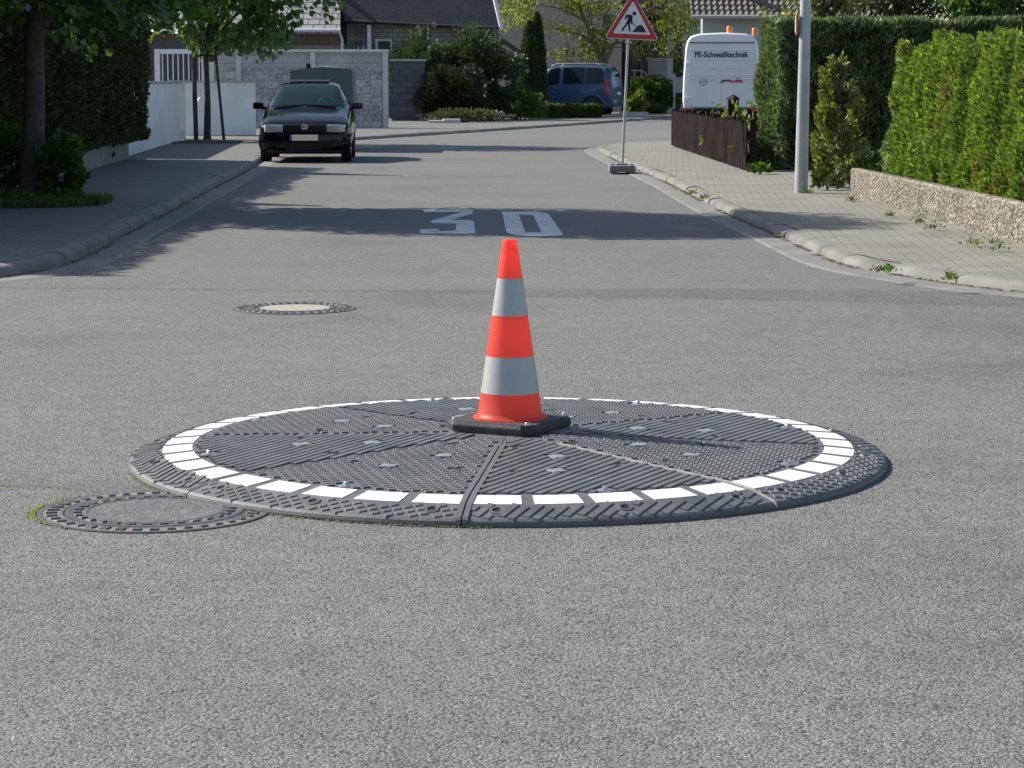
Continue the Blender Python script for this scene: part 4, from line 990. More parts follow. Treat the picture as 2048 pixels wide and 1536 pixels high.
class CarSkin:
    """body skin: stations along x (front = 0, backwards +), each a half section from sill to roof centre"""
    def __init__(s, st): s.st = st; s.cols = len(st[0])
    def par(s, x):
        st = s.st
        if x <= st[0][0]: return st[0]
        for a, b in zip(st, st[1:]):
            if a[0] <= x <= b[0]:
                t = (x - a[0]) / (b[0] - a[0]); return [u + (v - u) * t for u, v in zip(a, b)]
        return st[-1]
    def half(s, x, N=24):
        _, zb, zbelt, zt, w, wr = s.par(x)
        zbelt = min(zbelt, zt - 0.05)
        c = [(0, zb), (w * 0.80, zb), (w * 0.95, zb + 0.05), (w, zb + (zbelt - zb) * 0.45), (w * 0.975, zbelt), (wr + (w * 0.975 - wr) * 0.14, zt - min(0.09, (zt - zbelt) * 0.45)), (wr * 0.84, zt - 0.016), (0, zt)]
        c = [Vector(p) for p in c]; out = []
        for i in range(len(c) - 1):
            p0, p1, p2, p3 = c[max(0, i - 1)], c[i], c[i + 1], c[min(len(c) - 1, i + 2)]
            for k in range(4):
                t = k / 4; q = 0.5 * ((2 * p1) + (p2 - p0) * t + (2 * p0 - 5 * p1 + 4 * p2 - p3) * t * t + (3 * p1 - p0 - 3 * p2 + p3) * t ** 3)
                out.append(q.lerp(p1.lerp(p2, t), 0.45))
        out.append(c[-1]); return out
    def pt(s, x, v, side):
        """v counts control points 0..7; side -1/+1"""
        h = s.half(x); f = v * 4; i = min(int(f), len(h) - 2); q = h[i].lerp(h[i + 1], f - i); return Vector((x, side * q.x, q.y))
    def body(s, xs, holes=()):
        b = MB(); rows = []; s.xs = xs
        for x in xs:
            h = s.half(x); rows.append([(x, -q.x, q.y) for q in h] + [(x, q.x, q.y) for q in h[-2:0:-1]])
        m = len(rows[0]); H = (m // 2)
        vs = [p for r in rows for p in r]; fs = []
        for i in range(len(rows) - 1):
            xm = (xs[i] + xs[i + 1]) / 2
            for k in range(m):
                kk = min(k, m - 1 - k)                      # mirrored counter along the half section
                if any(x0 < xm < x1 and v0 * 4 <= kk + 0.5 < v1 * 4 for x0, x1, v0, v1 in holes): continue
                fs.append((i * m + k, i * m + (k + 1) % m, (i + 1) * m + (k + 1) % m, (i + 1) * m + k))
        b.add(vs, fs)
        b.add(rows[0], [tuple(range(len(rows[0])))]); b.add(rows[-1], [tuple(range(len(rows[0])))]); return b
    def patch(s, x0f, x1f, v0, v1, side=None, nx=8, nv=8, off=0.006):
        """sheet lying just proud of the skin; x0f/x1f functions of v; side None: across the middle"""
        rows = []
        lo = [(v0 + (v1 - v0) * k / nv) for k in range(nv + 1)]
        def P(t, v, sd):
            x = x0f(v) + (x1f(v) - x0f(v)) * t; p = s.pt(x, v, sd); e = 0.02
            du = s.pt(x + e, v, sd) - s.pt(x - e, v, sd); dv = s.pt(x, min(7, v + 0.1), sd) - s.pt(x, v - 0.1, sd); n = du.cross(dv)
            if n.length > 1e-9: n.normalize()
            c = Vector((0, 0, 0.8)); q = Vector((0, p.y, p.z - 0.7))
            if n.dot(q) < 0: n = -n
            return p + n * off
        for k in range(nx + 1):
            t = k / nx
            if side is None: rows.append([P(t, v, -1) for v in lo] + [P(t, v, 1) for v in lo[::-1][1 if v1 >= 7 else 0:]])
            else: rows.append([P(t, v, side) for v in lo])
        b = MB(); b.grid(rows); return b
def wheel(parent, c, r, w, side, m_rim=None, spokes=7):
    x, y, z = c; t = MB(); t.lathe([(r * 0.66, -w / 2), (r * 0.93, -w / 2), (r, -w * 0.34), (r, w * 0.34), (r * 0.93, w / 2), (r * 0.66, w / 2), (r * 0.66, -w / 2)], 36, (y, 0, 0), 'Y')
    t.v = [(p[0] - y + x, p[1] + y, p[2] + z) for p in [(q[0], q[1] if True else 0, q[2]) for q in t.v]]
    o = t.build('wheel', M_tyre, parent, smooth=40)
    b = MB(); yy = y + side * w * 0.38
    b.lathe([(0.0, 0.0), (r * 0.60, 0.0), (r * 0.67, side * 0.02)], 28, (0, 0, 0), 'Y'); b.v = [(p[0] + x, p[1] + yy - side * 0.045, p[2] + z) for p in b.v]; b.cur = 1
    for k in range(spokes):
        a = 2 * math.pi * k / spokes; m_ = Matrix.Translation((x, yy + side * 0.005, z)) @ Matrix.Rotation(a, 4, 'Y'); b.M = m_; b.box((r * 0.32, 0, 0), (r * 0.60, 0.03, r * 0.13), 0, 0.006)
    b.M = Matrix.Identity(4); k0 = len(b.v); b.lathe([(r * 0.60, -0.01), (r * 0.68, side * 0.016), (r * 0.68, -0.02), (r * 0.60, -0.01)], 28, (0, 0, 0), 'Y'); b.v[k0:] = [(p[0] + x, p[1] + yy, p[2] + z) for p in b.v[k0:]]
    b.build('rim', [M_plas, m_rim or M_rim], o, smooth=40)
    return o

# --- black hatchback facing the camera (local x runs backwards from its nose)
car = thing('parked_car', 'black car parked facing the camera at the left kerb, sunroof tilted open', 'car', (-3.66, 41.7, 0.0), R(90 + 2.2))
CAR = CarSkin([  # x, sill, belt, top, half width, top half width
    (0.00, 0.24, 0.60, 0.66, 0.72, 0.62), (0.04, 0.22, 0.62, 0.69, 0.77, 0.66), (0.15, 0.20, 0.66, 0.745, 0.80, 0.69), (0.40, 0.19, 0.72, 0.82, 0.805, 0.70), (0.80, 0.19, 0.80, 0.905, 0.805, 0.70), (1.02, 0.19, 0.86, 0.955, 0.805, 0.70),
    (1.12, 0.19, 0.88, 1.00, 0.805, 0.68), (1.42, 0.19, 0.90, 1.22, 0.805, 0.60), (1.70, 0.19, 0.90, 1.37, 0.805, 0.545), (1.95, 0.19, 0.91, 1.415, 0.805, 0.535), (2.60, 0.20, 0.93, 1.425, 0.805, 0.53), (3.05, 0.20, 0.94, 1.39, 0.80, 0.525), (3.30, 0.22, 0.95, 1.30, 0.79, 0.53), (3.52, 0.26, 0.94, 1.05, 0.77, 0.60), (3.66, 0.30, 0.86, 0.93, 0.74, 0.62)])
xs = sorted(set([s[0] for s in CAR.st] + list(np.linspace(0, 3.66, 34)) + [1.14, 1.70, 2.18, 2.24, 3.0, 3.06, 3.50]))
CAR.body(xs, [(1.14, 1.70, 5.4, 7.1), (1.72, 2.16, 4.4, 4.9), (2.26, 2.98, 4.4, 4.9), (3.08, 3.48, 5.4, 7.1)]).build('body', M_black, car, smooth=50)
CAR.patch(lambda v: 1.13 + (7 - v) * 0.00, lambda v: 1.72 + 0.02 * (7 - v), 5.28, 7, None, 8, 6, 0.008).build('windscreen', M_screen, car, smooth=60)
for s_ in (-1, 1):
    CAR.patch(lambda v: 1.36 + (v - 4.2) * 0.26, lambda v: 2.18, 4.2, 5.05, s_, 6, 4, 0.006).build('side_window', M_glass, car, smooth=60)
    CAR.patch(lambda v: 2.24, lambda v: 3.08 - (v - 4.2) * 0.1, 4.2, 5.05, s_, 6, 4, 0.006).build('side_window', M_glass, car, smooth=60)
CAR.patch(lambda v: 3.06, lambda v: 3.50, 5.3, 7, None, 6, 6, 0.008).build('rear_window', M_glass, car, smooth=60)
MB().box((1.36, 0, 0.86), (0.40, 1.40, 0.14), 0, 0.04).build('dashboard', M_inside, car, smooth=50)
# sheets run the local x axis backwards: fronts sit at x = 0 and look along -x
def fbox(y0, y1, z0, z1, x, d, m, name, parent=car, ch=0.0):
    return MB().box((x, (y0 + y1) / 2, (z0 + z1) / 2), (d, y1 - y0, z1 - z0), 0, ch).build(name, m, parent, smooth=40 if ch else None)
# bumper
b = MB(); rows = []
for x, z, k in ((0.02, 0.20, 0.96), (-0.07, 0.22, 0.97), (-0.105, 0.30, 1.0), (-0.11, 0.42, 1.0), (-0.095, 0.50, 0.99), (-0.02, 0.525, 0.97)):
    rows.append([(x + 0.16 * (abs(u) ** 4) + (0.03 if abs(u) > 0.9 else 0), u * 0.815 * k, z) for u in np.linspace(-1, 1, 21)])
b.grid(rows)
for k in (0, -1): b.grid([[r[k] for r in rows], [(0.30, r[k][1] * 1.005, r[k][2]) for r in rows]])
b.build('bumper', M_black, car, smooth=50)
MB().box((-0.085, 0, 0.205), (0.1, 1.34, 0.03), 0, 0.008).build('spoiler_lip', M_plas, car)
for y in (-0.46, 0.46): MB().box((-0.100, y, 0.305), (0.03, 0.13, 0.04), 0, 0.008).build('fog_lamp', M_glass, car)
MB().box((-0.098, 0, 0.27), (0.02, 0.62, 0.085), 0, 0.004).build('air_intake', M_hole, car)
MB().box((-0.018, 0, 0.60), (0.05, 0.74, 0.135), 0, 0.02).build('grille', M_plas, car, smooth=40)
gl = MB()
for z in (0.565, 0.59, 0.615): gl.box((-0.046, 0, z), (0.01, 0.70, 0.008))
gl.build('grille_bar', M_black, car)
for s_ in (-1, 1):
    hl = MB().box((0.02, s_ * 0.535, 0.60), (0.10, 0.30, 0.135), s_ * 0.10, 0.02).build('headlight', M_lampin, car, smooth=40)
    MB().box((-0.012, s_ * 0.50, 0.60), (0.06, 0.205, 0.118), s_ * 0.05, 0.012).build('lens', M_lens, hl, smooth=40)
    MB().box((0.035, s_ * 0.68, 0.60), (0.10, 0.075, 0.12), s_ * 0.35, 0.012).build('indicator', mat('clear_indicator', (0.62, 0.63, 0.60), 0.25, coat=0.5), hl, smooth=40)
    m_ = MB().box((1.28, s_ * 0.895, 0.985), (0.11, 0.19, 0.125), s_ * -0.25, 0.035).build('door_mirror', M_black, car, smooth=50)
    MB().box((1.30, s_ * 0.80, 0.945), (0.08, 0.09, 0.05), 0, 0.012).build('mirror_arm', M_plas, m_)
# round chrome badge with two letters
bd = MB().lathe([(0.0, -0.006), (0.047, -0.006), (0.054, -0.012), (0.061, -0.006), (0.061, 0.0)], 28, (0, 0, 0), 'X'); bd.v = [(p[0] - 0.048, p[1], p[2] + 0.625) for p in bd.v]; bo = bd.build('badge', M_plas, car, smooth=30)
b = MB(); 
bd2 = MB(); bd2.lathe([(0.050, -0.007), (0.055, -0.014), (0.062, -0.009), (0.062, 0.0)], 28, (0, 0, 0), 'X'); bd2.v = [(p[0] - 0.048, p[1], p[2] + 0.625) for p in bd2.v]; bd2.build('badge_ring', M_chrome, bo, smooth=30)
def stroke(b, p, q, w, x):
    p, q = Vector(p), Vector(q); d = (q - p).normalized(); n = Vector((-d.y, d.x)) * w / 2; P = [p + n, q + n, q - n, p - n]; k = len(b.v)
    b.prism([(u.x, u.y) for u in P], x - 0.006, x, 'YZ')
zc_ = 0.625
for p, q in (((-0.020, 0.050), (0.0, 0.006)), ((0.020, 0.050), (0.0, 0.006)), ((-0.045, 0.026), (-0.021, -0.047)), ((-0.021, -0.047), (0.0, -0.002)), ((0.0, -0.002), (0.021, -0.047)), ((0.021, -0.047), (0.045, 0.026))):
    stroke(b, (p[0], p[1] + zc_), (q[0], q[1] + zc_), 0.011, -0.0545)
b.build('badge_letters', M_chrome, bo)
np_ = MB().box((-0.118, -0.01, 0.443), (0.012, 0.46, 0.105), 0, 0.004).build('number_plate', M_plate_b, car); 
MB().box((-0.118, 0.241, 0.443), (0.012, 0.040, 0.105), 0, 0.003).build('plate_strip', M_eublue, np_)
for s_ in (-1, 1):
    for x in (0.62, 2.98): wheel(car, (x, s_ * 0.715, 0.29), 0.29, 0.18, s_)
    for x in (0.62, 2.98):
        b = MB(); b.lathe([(0.36, 0.0), (0.325, 0.0)], 40, (0, 0, 0), 'Y'); b.v = [(p[0] + x, s_ * 0.812, p[2] + 0.30) for p in b.v if True]; b.f = [f for f in b.f if all(b.v[i][2] > 0.26 for i in f)]; b.mi = [0] * len(b.f); b.build('wheel_arch', M_plas, car)
MB().box((1.5, 0, 0.23), (2.7, 1.30, 0.16)).build('underbody', M_plas, car)
sr = MB(); sr.box((0, 0, 0), (0.40, 0.72, 0.012), 0, 0.005); o = sr.build('sunroof_panel', M_plas, car); o.location = (2.12, 0, 1.438); o.rotation_euler = (0, R(-4), 0)
for y, h in ((0.34, 1.23), (-0.34, 1.23)):
    st = MB(); st.box((1.98, y, 0.98), (0.16, 0.42, 0.5), 0, 0.06); st.box((2.0, y, h), (0.10, 0.24, 0.17), 0, 0.05); st.build('seat', M_inside, car, smooth=50)
b = MB(); b.lathe([(0.16, -0.014), (0.185, 0.0), (0.16, 0.014), (0.15, 0.0), (0.16, -0.014)], 26, (0, 0, 0), 'X'); b.v = [(p[0] + 1.52, p[1] - 0.34, p[2] + 0.98) for p in b.v]; b.build('steering_wheel', mat('steering_grey', (0.16, 0.165, 0.16), 0.6), car, smooth=40)
MB().box((1.68, 0.02, 1.285), (0.03, 0.20, 0.055), 0, 0.01).build('inner_mirror', M_plas, car)
MB().box((1.17, 0.55, 0.99), (0.01, 0.07, 0.055)).build('sticker', mat('pale_sticker', (0.45, 0.62, 0.62), 0.6), car)
for y0, y1 in ((0.60, 0.06), (0.04, -0.52)): MB().tube([(1.08, y0, 0.985), (1.10, y1, 0.996)], 0.009, 6).build('wiper', M_plas, car)

# --- box trailer with a dark green tarpaulin behind the black car
M_tarp = mat('green_tarpaulin', (0.060, 0.085, 0.080), 0.6, col2=(0.085, 0.112, 0.106), vscale=2.2, bump=0.5, bscale=5)
tl = thing('box_trailer', 'trailer under a dark green tarpaulin parked behind the black car', 'trailer', (-3.88, 48.2, 0), R(90 + 2.0))
rows = []; b = MB()
hw, L_ = 0.64, 2.3
for x in np.linspace(0, L_, 9):
    sag = 0.035 * math.sin(x / L_ * math.pi * 3)
    rows.append([(x, -hw, 0.55), (x, -hw * 1.005, 1.0), (x, -hw * 0.985, 1.62), (x, -hw * 0.93, 1.675), (x, -0.3, 1.70 - sag * 0.4), (x, 0, 1.715 - sag), (x, 0.3, 1.69 - sag * 0.4), (x, hw * 0.93, 1.645), (x, hw * 0.985, 1.60), (x, hw * 1.005, 1.0), (x, hw, 0.55)])
b.grid(rows); 
for k in (0, -1): b.add(rows[k], [tuple(range(11))])
b.build('tarpaulin', M_tarp, tl, smooth=30)
MB().box((L_ / 2, 0, 0.47), (L_, 1.26, 0.16)).build('bed', M_galv, tl)
MB().tube([(0, 0, 0.42), (-1.0, 0, 0.42)], 0.035).build('drawbar', M_galv, tl)
MB().box((0.02, 0.26, 1.735), (0.12, 0.10, 0.09), 0, 0.02).build('strap_buckle', M_hole, tl)
for s_ in (-1, 1): wheel(tl, (1.25, s_ * 0.54, 0.25), 0.25, 0.13, s_)
tp = MB(); tp.tube([(-0.005, -0.1, 0.6), (-0.012, -0.06, 1.66)], 0.008, 5); tp.build('seam', M_tarp, tl)

# --- blue people carrier seen from its left rear side (local x: nose 0 -> tail +)
mp = thing('blue_car', 'blue people carrier with roof rails parked in the drive behind the low hedge', 'car', (0, 0, 0))
K = 1.13
MPV = CarSkin([(0.0, 0.34, 0.70, 0.78, 0.72, 0.60), (0.08, 0.28, 0.74, 0.90, 0.82, 0.68), (0.35, 0.25, 0.82, 1.02, 0.88, 0.74), (0.75, 0.24, 0.92, 1.12, 0.90, 0.75), (0.95, 0.24, 0.98, 1.20, 0.90, 0.75), (1.35, 0.24, 1.02, 1.52, 0.90, 0.70), (1.65, 0.24, 1.04, 1.71, 0.90, 0.67), (2.0, 0.24, 1.05, 1.775, 0.90, 0.66), (2.8, 0.25, 1.07, 1.80, 0.90, 0.66), (3.7, 0.27, 1.08, 1.775, 0.90, 0.66), (4.05, 0.30, 1.09, 1.735, 0.89, 0.65), (4.22, 0.33, 1.08, 1.58, 0.87, 0.66), (4.33, 0.36, 1.02, 1.20, 0.85, 0.70), (4.38, 0.40, 0.90, 1.04, 0.82, 0.70)])
def fx(x): return 4.38 - (4.38 - x) * 0.86
MPV.st = [(fx(s[0]),) + tuple(s[1:]) for s in MPV.st]
xs = sorted(set([s[0] for s in MPV.st] + list(np.linspace(fx(0), 4.38, 36))))
MPV.body(xs).build('body', M_blue, mp, smooth=50)
s_ = 1
for s_ in (-1, 1):
    MPV.patch(lambda v: fx(1.36) + (v - 4.12) * 0.36, lambda v: fx(2.14), 4.12, 5.12, s_, 6, 5, 0.006).build('side_window', M_glass, mp, smooth=60)
    MPV.patch(lambda v: fx(2.28), lambda v: fx(3.20), 4.12, 5.12, s_, 6, 5, 0.006).build('side_window', M_glass, mp, smooth=60)
    MPV.patch(lambda v: fx(3.25), lambda v: 4.06 - max(0, v - 4.6) * 0.28, 4.12, 5.12, s_, 6, 5, 0.006).build('side_window', M_glass, mp, smooth=60)
    MPV.patch(lambda v: 4.10 + (4.6 - v) * 0.04, lambda v: 4.24 + (4.6 - v) * 0.05, 3.35, 4.55, s_, 4, 6, 0.012).build('tail_light', M_redlamp, mp, smooth=60)
    MB().tube([(fx(1.75), s_ * 0.60, 1.75), (fx(1.95), s_ * 0.60, 1.835), (3.7, s_ * 0.60, 1.845), (3.95, s_ * 0.60, 1.765)], 0.024, 8).build('roof_rail', M_rim, mp, smooth=50)
    MPV.patch(lambda v: fx(1.25), lambda v: fx(3.1), 2.75, 3.0, s_, 8, 2, 0.018).build('side_moulding', M_blue, mp, smooth=60)
    for x in (2.02, 2.30): MB().box((fx(x), s_ * 0.905, 0.985), (0.16, 0.03, 0.035), 0, 0.008).build('door_handle', M_blue if x > 2.1 else M_chrome, mp)
    for x in (fx(0.85), 3.66):
        wheel(mp, (x, s_ * 0.80, 0.315), 0.315, 0.20, s_, spokes=9)
        b = MB(); b.lathe([(0.40, 0.0), (0.33, 0.0)], 40, (0, 0, 0), 'Y'); b.v = [(p[0] + x, s_ * 0.905, p[2] + 0.33) for p in b.v]; b.f = [f for f in b.f if all(b.v[i][2] > 0.27 for i in f)]; b.mi = [0] * len(b.f); b.build('wheel_arch', M_plas, mp)
        a0 = MB(); n_ = 18
        a0.grid([[(x + rr * math.cos(math.pi * k / n_), s_ * yy, 0.33 + rr * math.sin(math.pi * k / n_)) for k in range(n_ + 1)] for rr, yy in ((0.40, 0.906), (0.44, 0.918), (0.50, 0.900))]); a0.build('arch_flare', M_blue, mp, smooth=60)
    MB().box((fx(1.36), s_ * 1.00, 1.08), (0.13, 0.2, 0.19), 0, 0.04).build('door_mirror', M_blue, mp, smooth=50)
MPV.patch(lambda v: 4.11, lambda v: 4.29, 5.2, 7, None, 5, 6, 0.010).build('rear_window', M_glass, mp, smooth=60)
MB().box((4.37, 0, 0.50), (0.14, 1.66, 0.26), 0, 0.05).build('rear_bumper', M_blue, mp, smooth=50)
MB().box((4.40, 0, 0.82), (0.02, 0.5, 0.11)).build('number_plate', M_plate_b, mp)
MB().box((2.2, 0, 0.28), (3.2, 1.5, 0.2)).build('underbody', M_plas, mp)
# heading: nose to the left and away; tail light corner at px 1232
dirv = Vector((math.cos(R(-17)), math.sin(R(-17))))         # nose -> tail
tail = gp(1236, 234); org = Vector((tail.x, tail.y + 0.2)) - dirv * 4.36 * K
mp.location = (org.x, org.y, 0.0); mp.rotation_euler = (0, 0, R(-17)); mp.scale = (K, K, K)

# --- white panel van seen from behind
van = thing('white_van', 'white panel van seen from behind with dark lettering and amber beacons', 'van', (at(1443, 160, 61).x, 61.0, 0), R(-5.6))
def vsec(y, k=1.0, dz=0.0):
    w = 1.0; P = [(-0.86, 0.62), (-0.965, 0.66), (-1.0, 0.95), (-0.985, 1.5), (-0.935, 2.25), (-0.90, 2.42), (-0.82, 2.56), (-0.6, 2.63), (0, 2.66)]
    P = P + [(-x, z) for x, z in P[-2::-1]]
    return [(x * k, y, 1.5 + (z - 1.5) * (1 - (1 - k) * 0.8) + dz) for x, z in P]
b = MB(); rows = [vsec(0.0, 0.955), vsec(0.015, 0.98), vsec(0.06, 1.0), vsec(2.0), vsec(4.2, 1.0), vsec(4.6, 0.97), vsec(5.2, 0.85, -0.25)]
b.grid(rows, closed=True); b.add(rows[0], [tuple(range(len(rows[0])))]); b.add(rows[-1], [tuple(range(len(rows[0])))])
b.build('body', M_white, van, smooth=40)
M_vdoor = mat('white_door_paint', (0.66, 0.685, 0.71), 0.4, coat=0.3, col2=(0.62, 0.645, 0.67), vscale=1.5)
def dprof(z): return 0.90 - (z - 0.7) * 0.036
for s_ in (-1, 1):
    b = MB(); pts = [(s_ * 0.008, 0.79), (s_ * (dprof(0.79)), 0.79), (s_ * dprof(1.5), 1.5), (s_ * dprof(2.36), 2.36), (s_ * 0.008, 2.36)]
    b.prism(pts, -0.014, 0.02, 'XZ'); d_ = b.build('rear_door', M_vdoor, van)
    for z, hgt in ((2.225, 0.045), (1.975, 0.02), (1.745, 0.02), (1.58, 0.035), (1.47, 0.018)):
        MB().box((s_ * (0.05 + dprof(z)) / 2 + s_ * 0.0, -0.024, z), (dprof(z) - 0.12, 0.05, hgt), 0, 0.008).build('pressed_rib', M_white, d_)
    for z in (1.87, 0.98): MB().box((s_ * (dprof(z) + 0.01), -0.03, z), (0.12, 0.06, 0.06), 0, 0.012).build('hinge', M_white, d_, smooth=40)
MB().box((0, -0.016, 2.40), (1.70, 0.03, 0.02)).build('roof_gutter', M_plas, van)
MB().box((0.02, -0.05, 1.405), (0.05, 0.05, 0.05), 0, 0.01).build('door_lock', M_plas, van)
MB().box((0.13, -0.05, 1.44), (0.20, 0.03, 0.03), -0.0, 0.008).build('door_handle', M_plas, van)
MB().box((0, -0.06, 0.685), (1.98, 0.16, 0.09), 0, 0.02).build('rear_bumper', M_plas, van)
MB().box((0.02, -0.03, 0.785), (1.5, 0.06, 0.045), 0, 0.01).build('step_strip', M_white, van)
for s_ in (-1, 1): MB().box((s_ * 0.82, -0.145, 0.685), (0.30, 0.02, 0.055)).build('tail_light', M_redlamp, van)
for x in (0.19, 0.84):
    MB().lathe([(0.0, 0.20), (0.06, 0.195), (0.075, 0.17), (0.08, 0.0), (0.0, 0.0)], 18, (x, 0.3, 2.63 if x < 0.5 else 2.58)).build('beacon', M_orange, van, smooth=40)
for s_ in (-1, 1):
    for y in (0.9, 3.9): 
        t = MB(); t.lathe([(0.0, -0.1), (0.30, -0.1), (0.33, -0.07), (0.33, 0.07), (0.30, 0.1), (0.0, 0.1)], 28, (0, 0, 0), 'X'); t.v = [(p[0] + s_ * 0.82, p[1] + y, p[2] + 0.33) for p in t.v]; t.build('wheel', M_tyre, van, smooth=40)
MB().box((0, 2.4, 0.42), (1.6, 4.2, 0.2)).build('underbody', M_plas, van)
def text_mesh(name, body, size, m, parent, loc, bold=0.0, xs=1.0, shear=0.0, ext=0.002, bolder=0.0):
    cu = bpy.data.curves.new(name, 'FONT'); cu.body = body; cu.size = size; cu.extrude = ext; cu.offset = bold; cu.align_x = 'CENTER'; cu.shear = shear
    tmp = bpy.data.objects.new('tmp', cu); COL.objects.link(tmp); dg = bpy.context.evaluated_depsgraph_get(); me = bpy.data.meshes.new_from_object(tmp.evaluated_get(dg))
    bpy.data.objects.remove(tmp); me.name = name
    if bolder:
        bm = bmesh.new()
        for k, dx in enumerate((-bolder, 0.0, bolder)):
            n0 = len(bm.verts); bm.from_mesh(me); bm.verts.ensure_lookup_table()
            for v in bm.verts[n0:]: v.co.x += dx; v.co.z += 0.0004 * k
        bm.to_mesh(me); bm.free()
    me.materials.clear(); me.materials.append(m)
    o = bpy.data.objects.new(name, me); COL.objects.link(o); o.parent = parent; o.location = loc; o.rotation_euler = (R(90), 0, 0); o.scale = (xs, 1, 1); return o
M_letter = mat('dark_lettering', (0.035, 0.045, 0.055), 0.6)
text_mesh('lettering', 'PE-Schweißtechnik', 0.205, M_letter, van, (-0.015, -0.018, 2.03), 0.0035, 0.88, bolder=0.0035)
# round maker's badge and the small red and grey sticker
b = MB(); b.lathe([(0.075, 0.0), (0.078, -0.012), (0.092, -0.012), (0.095, 0.0)], 28, (0, 0, 0), 'Y'); b.v = [(p[0] - 0.47, p[1] - 0.016, p[2] + 1.40) for p in b.v]
b.prism([(-0.60, 1.392), (-0.455, 1.392), (-0.485, 1.41), (-0.34, 1.41), (-0.485, 1.41 - 0.006), (-0.46, 1.386), (-0.60, 1.386)], -0.026, -0.016, 'XZ'); b.build('badge', mat('grey_badge', (0.25, 0.26, 0.28), 0.4, metal=0.5), van)
M_stred = mat('sticker_red', (0.50, 0.02, 0.05), 0.6); M_stgrey = mat('sticker_grey', (0.14, 0.14, 0.17), 0.6)
text_mesh('sticker', 'Schweißen', 0.105, M_stred, van, (0.385, -0.017, 1.405), 0.003, 0.8, 0.25) if False else None
b = MB(); b.prism([(0.20, 1.40), (0.545, 1.40), (0.545, 1.435), (0.205, 1.435)], -0.020, -0.015, 'XZ')
for k in range(7): b.prism([(0.36 + k * 0.022, 1.435), (0.378 + k * 0.022, 1.435), (0.378 + k * 0.020, 1.455 + 0.05 * math.sin((k + 1) / 8 * math.pi)), (0.364 + k * 0.020, 1.455 + 0.05 * math.sin((k + 1) / 8 * math.pi))], -0.020, -0.015, 'XZ')
st = b.build('sticker', M_stred, van); b = MB(); b.prism([(0.23, 1.372), (0.55, 1.372), (0.55, 1.388), (0.23, 1.388)], -0.020, -0.015, 'XZ'); b.build('sticker_line', M_stgrey, st)

# --- roadworks sign in a plastic foot
M_sred = mat('sign_red', (0.42, 0.022, 0.026), 0.5, var=0.06, vscale=6); M_swhite = mat('sign_white', (0.62, 0.63, 0.64), 0.5, var=0.04, vscale=5); M_sblk = mat('sign_black', (0.012, 0.014, 0.02), 0.6)
sg = gp(1243, 347); sgn = thing('roadworks_sign', 'red triangular roadworks warning sign on a leaning pole in a grey foot', 'road sign', (sg.x, sg.y, 0), 0)
Ys = sg.y
def sp(px, py): q = at(px, py, Ys); return (q.x - sg.x, q.z)
def cc4(x, y): return sp(1150 + x / 5.12, y / 5.12)
def round_poly(P, r, n=6):
    out = []; m = len(P)
    for i in range(m):
        a, p, c = Vector(P[i - 1]), Vector(P[i]), Vector(P[(i + 1) % m]); u = (a - p).normalized(); v = (c - p).normalized()
        ang = u.angle(v) / 2; d = r / math.tan(ang); s0, s1 = p + u * d, p + v * d; ctr = p + (u + v).normalized() * (r / math.sin(ang))
        for k in range(n + 1):
            q = s0.lerp(s1, k / n) - ctr; out.append(tuple(ctr + q.normalized() * r))
    return out
To = [cc4(300, 392), cc4(858, 416), cc4(591, -78)]
Ti = [cc4(385, 342), cc4(773, 358), cc4(594, 10)]
cen = Vector(To[0]) / 3 + Vector(To[1]) / 3 + Vector(To[2]) / 3
def grow(T, f): return [tuple(cen + (Vector(p) - cen) * f) for p in T]
MB().prism(round_poly(To, 0.035), -0.045, -0.020, 'XZ').build('sign_back', M_swhite, sgn)
MB().prism(round_poly(grow(To, 0.962), 0.026), -0.048, -0.0455, 'XZ').build('red_border', M_sred, sgn)
MB().prism(round_poly(Ti, 0.012), -0.051, -0.0485, 'XZ').build('white_field', M_swhite, sgn)
b = MB(); y0, y1 = -0.0535, -0.0515
polys = [[(518, 158), (535, 148), (566, 150), (590, 164), (586, 190), (566, 222), (540, 222), (533, 215), (541, 186), (531, 178), (516, 204), (506, 190)],
         [(533, 214), (548, 224), (530, 258), (510, 284), (492, 318), (472, 318), (488, 280), (510, 256)], [(540, 220), (566, 220), (560, 250), (568, 322), (550, 323), (544, 270), (530, 238)],
         [(574, 172), (590, 170), (586, 210), (586, 248), (574, 252), (568, 228)], [(578, 238), (584, 232), (632, 276), (626, 283)], [(580, 328), (604, 306), (640, 268), (660, 255), (682, 258), (700, 276), (730, 334)]]
for P in polys: b.prism([cc4(*q) for q in P], y0, y1, 'XZ')
hc = cc4(606, 139); b.prism([(hc[0] + 0.030 * math.cos(k * math.pi / 8), hc[1] + 0.030 * math.sin(k * math.pi / 8)) for k in range(16)], y0, y1, 'XZ')
b.build('pictogram', M_sblk, sgn)
pt, pb = sp(1259, 30), sp(1244, 338)
MB().tube([(pb[0], 0, 0.05), (pt[0], 0.0, pt[1])], 0.0205, 14).build('pole', M_galv, sgn, smooth=60)
for fz in (0.2, 0.75):
    MB().box((pt[0] + (pb[0] - pt[0]) * (0.12 if fz < 0.5 else 0.0), -0.005, pt[1] - (0.05 if fz > 0.5 else 0.42)), (0.09, 0.06, 0.03)).build('clamp', M_galv, sgn)
M_foot = mat('recycled_foot', (0.13, 0.125, 0.12), 0.8, col2=(0.21, 0.20, 0.19), vscale=14, bump=0.4, bscale=50)
b = MB(); b.box((0, 0, 0.085), (0.40, 0.72, 0.10), 0, 0.015)
for x in (-0.15, 0.15): b.box((x, -0.1, 0.145), (0.05, 0.20, 0.022), 0, 0.005)
b.box((0, 0, 0.145), (0.17, 0.24, 0.025), 0, 0.005)
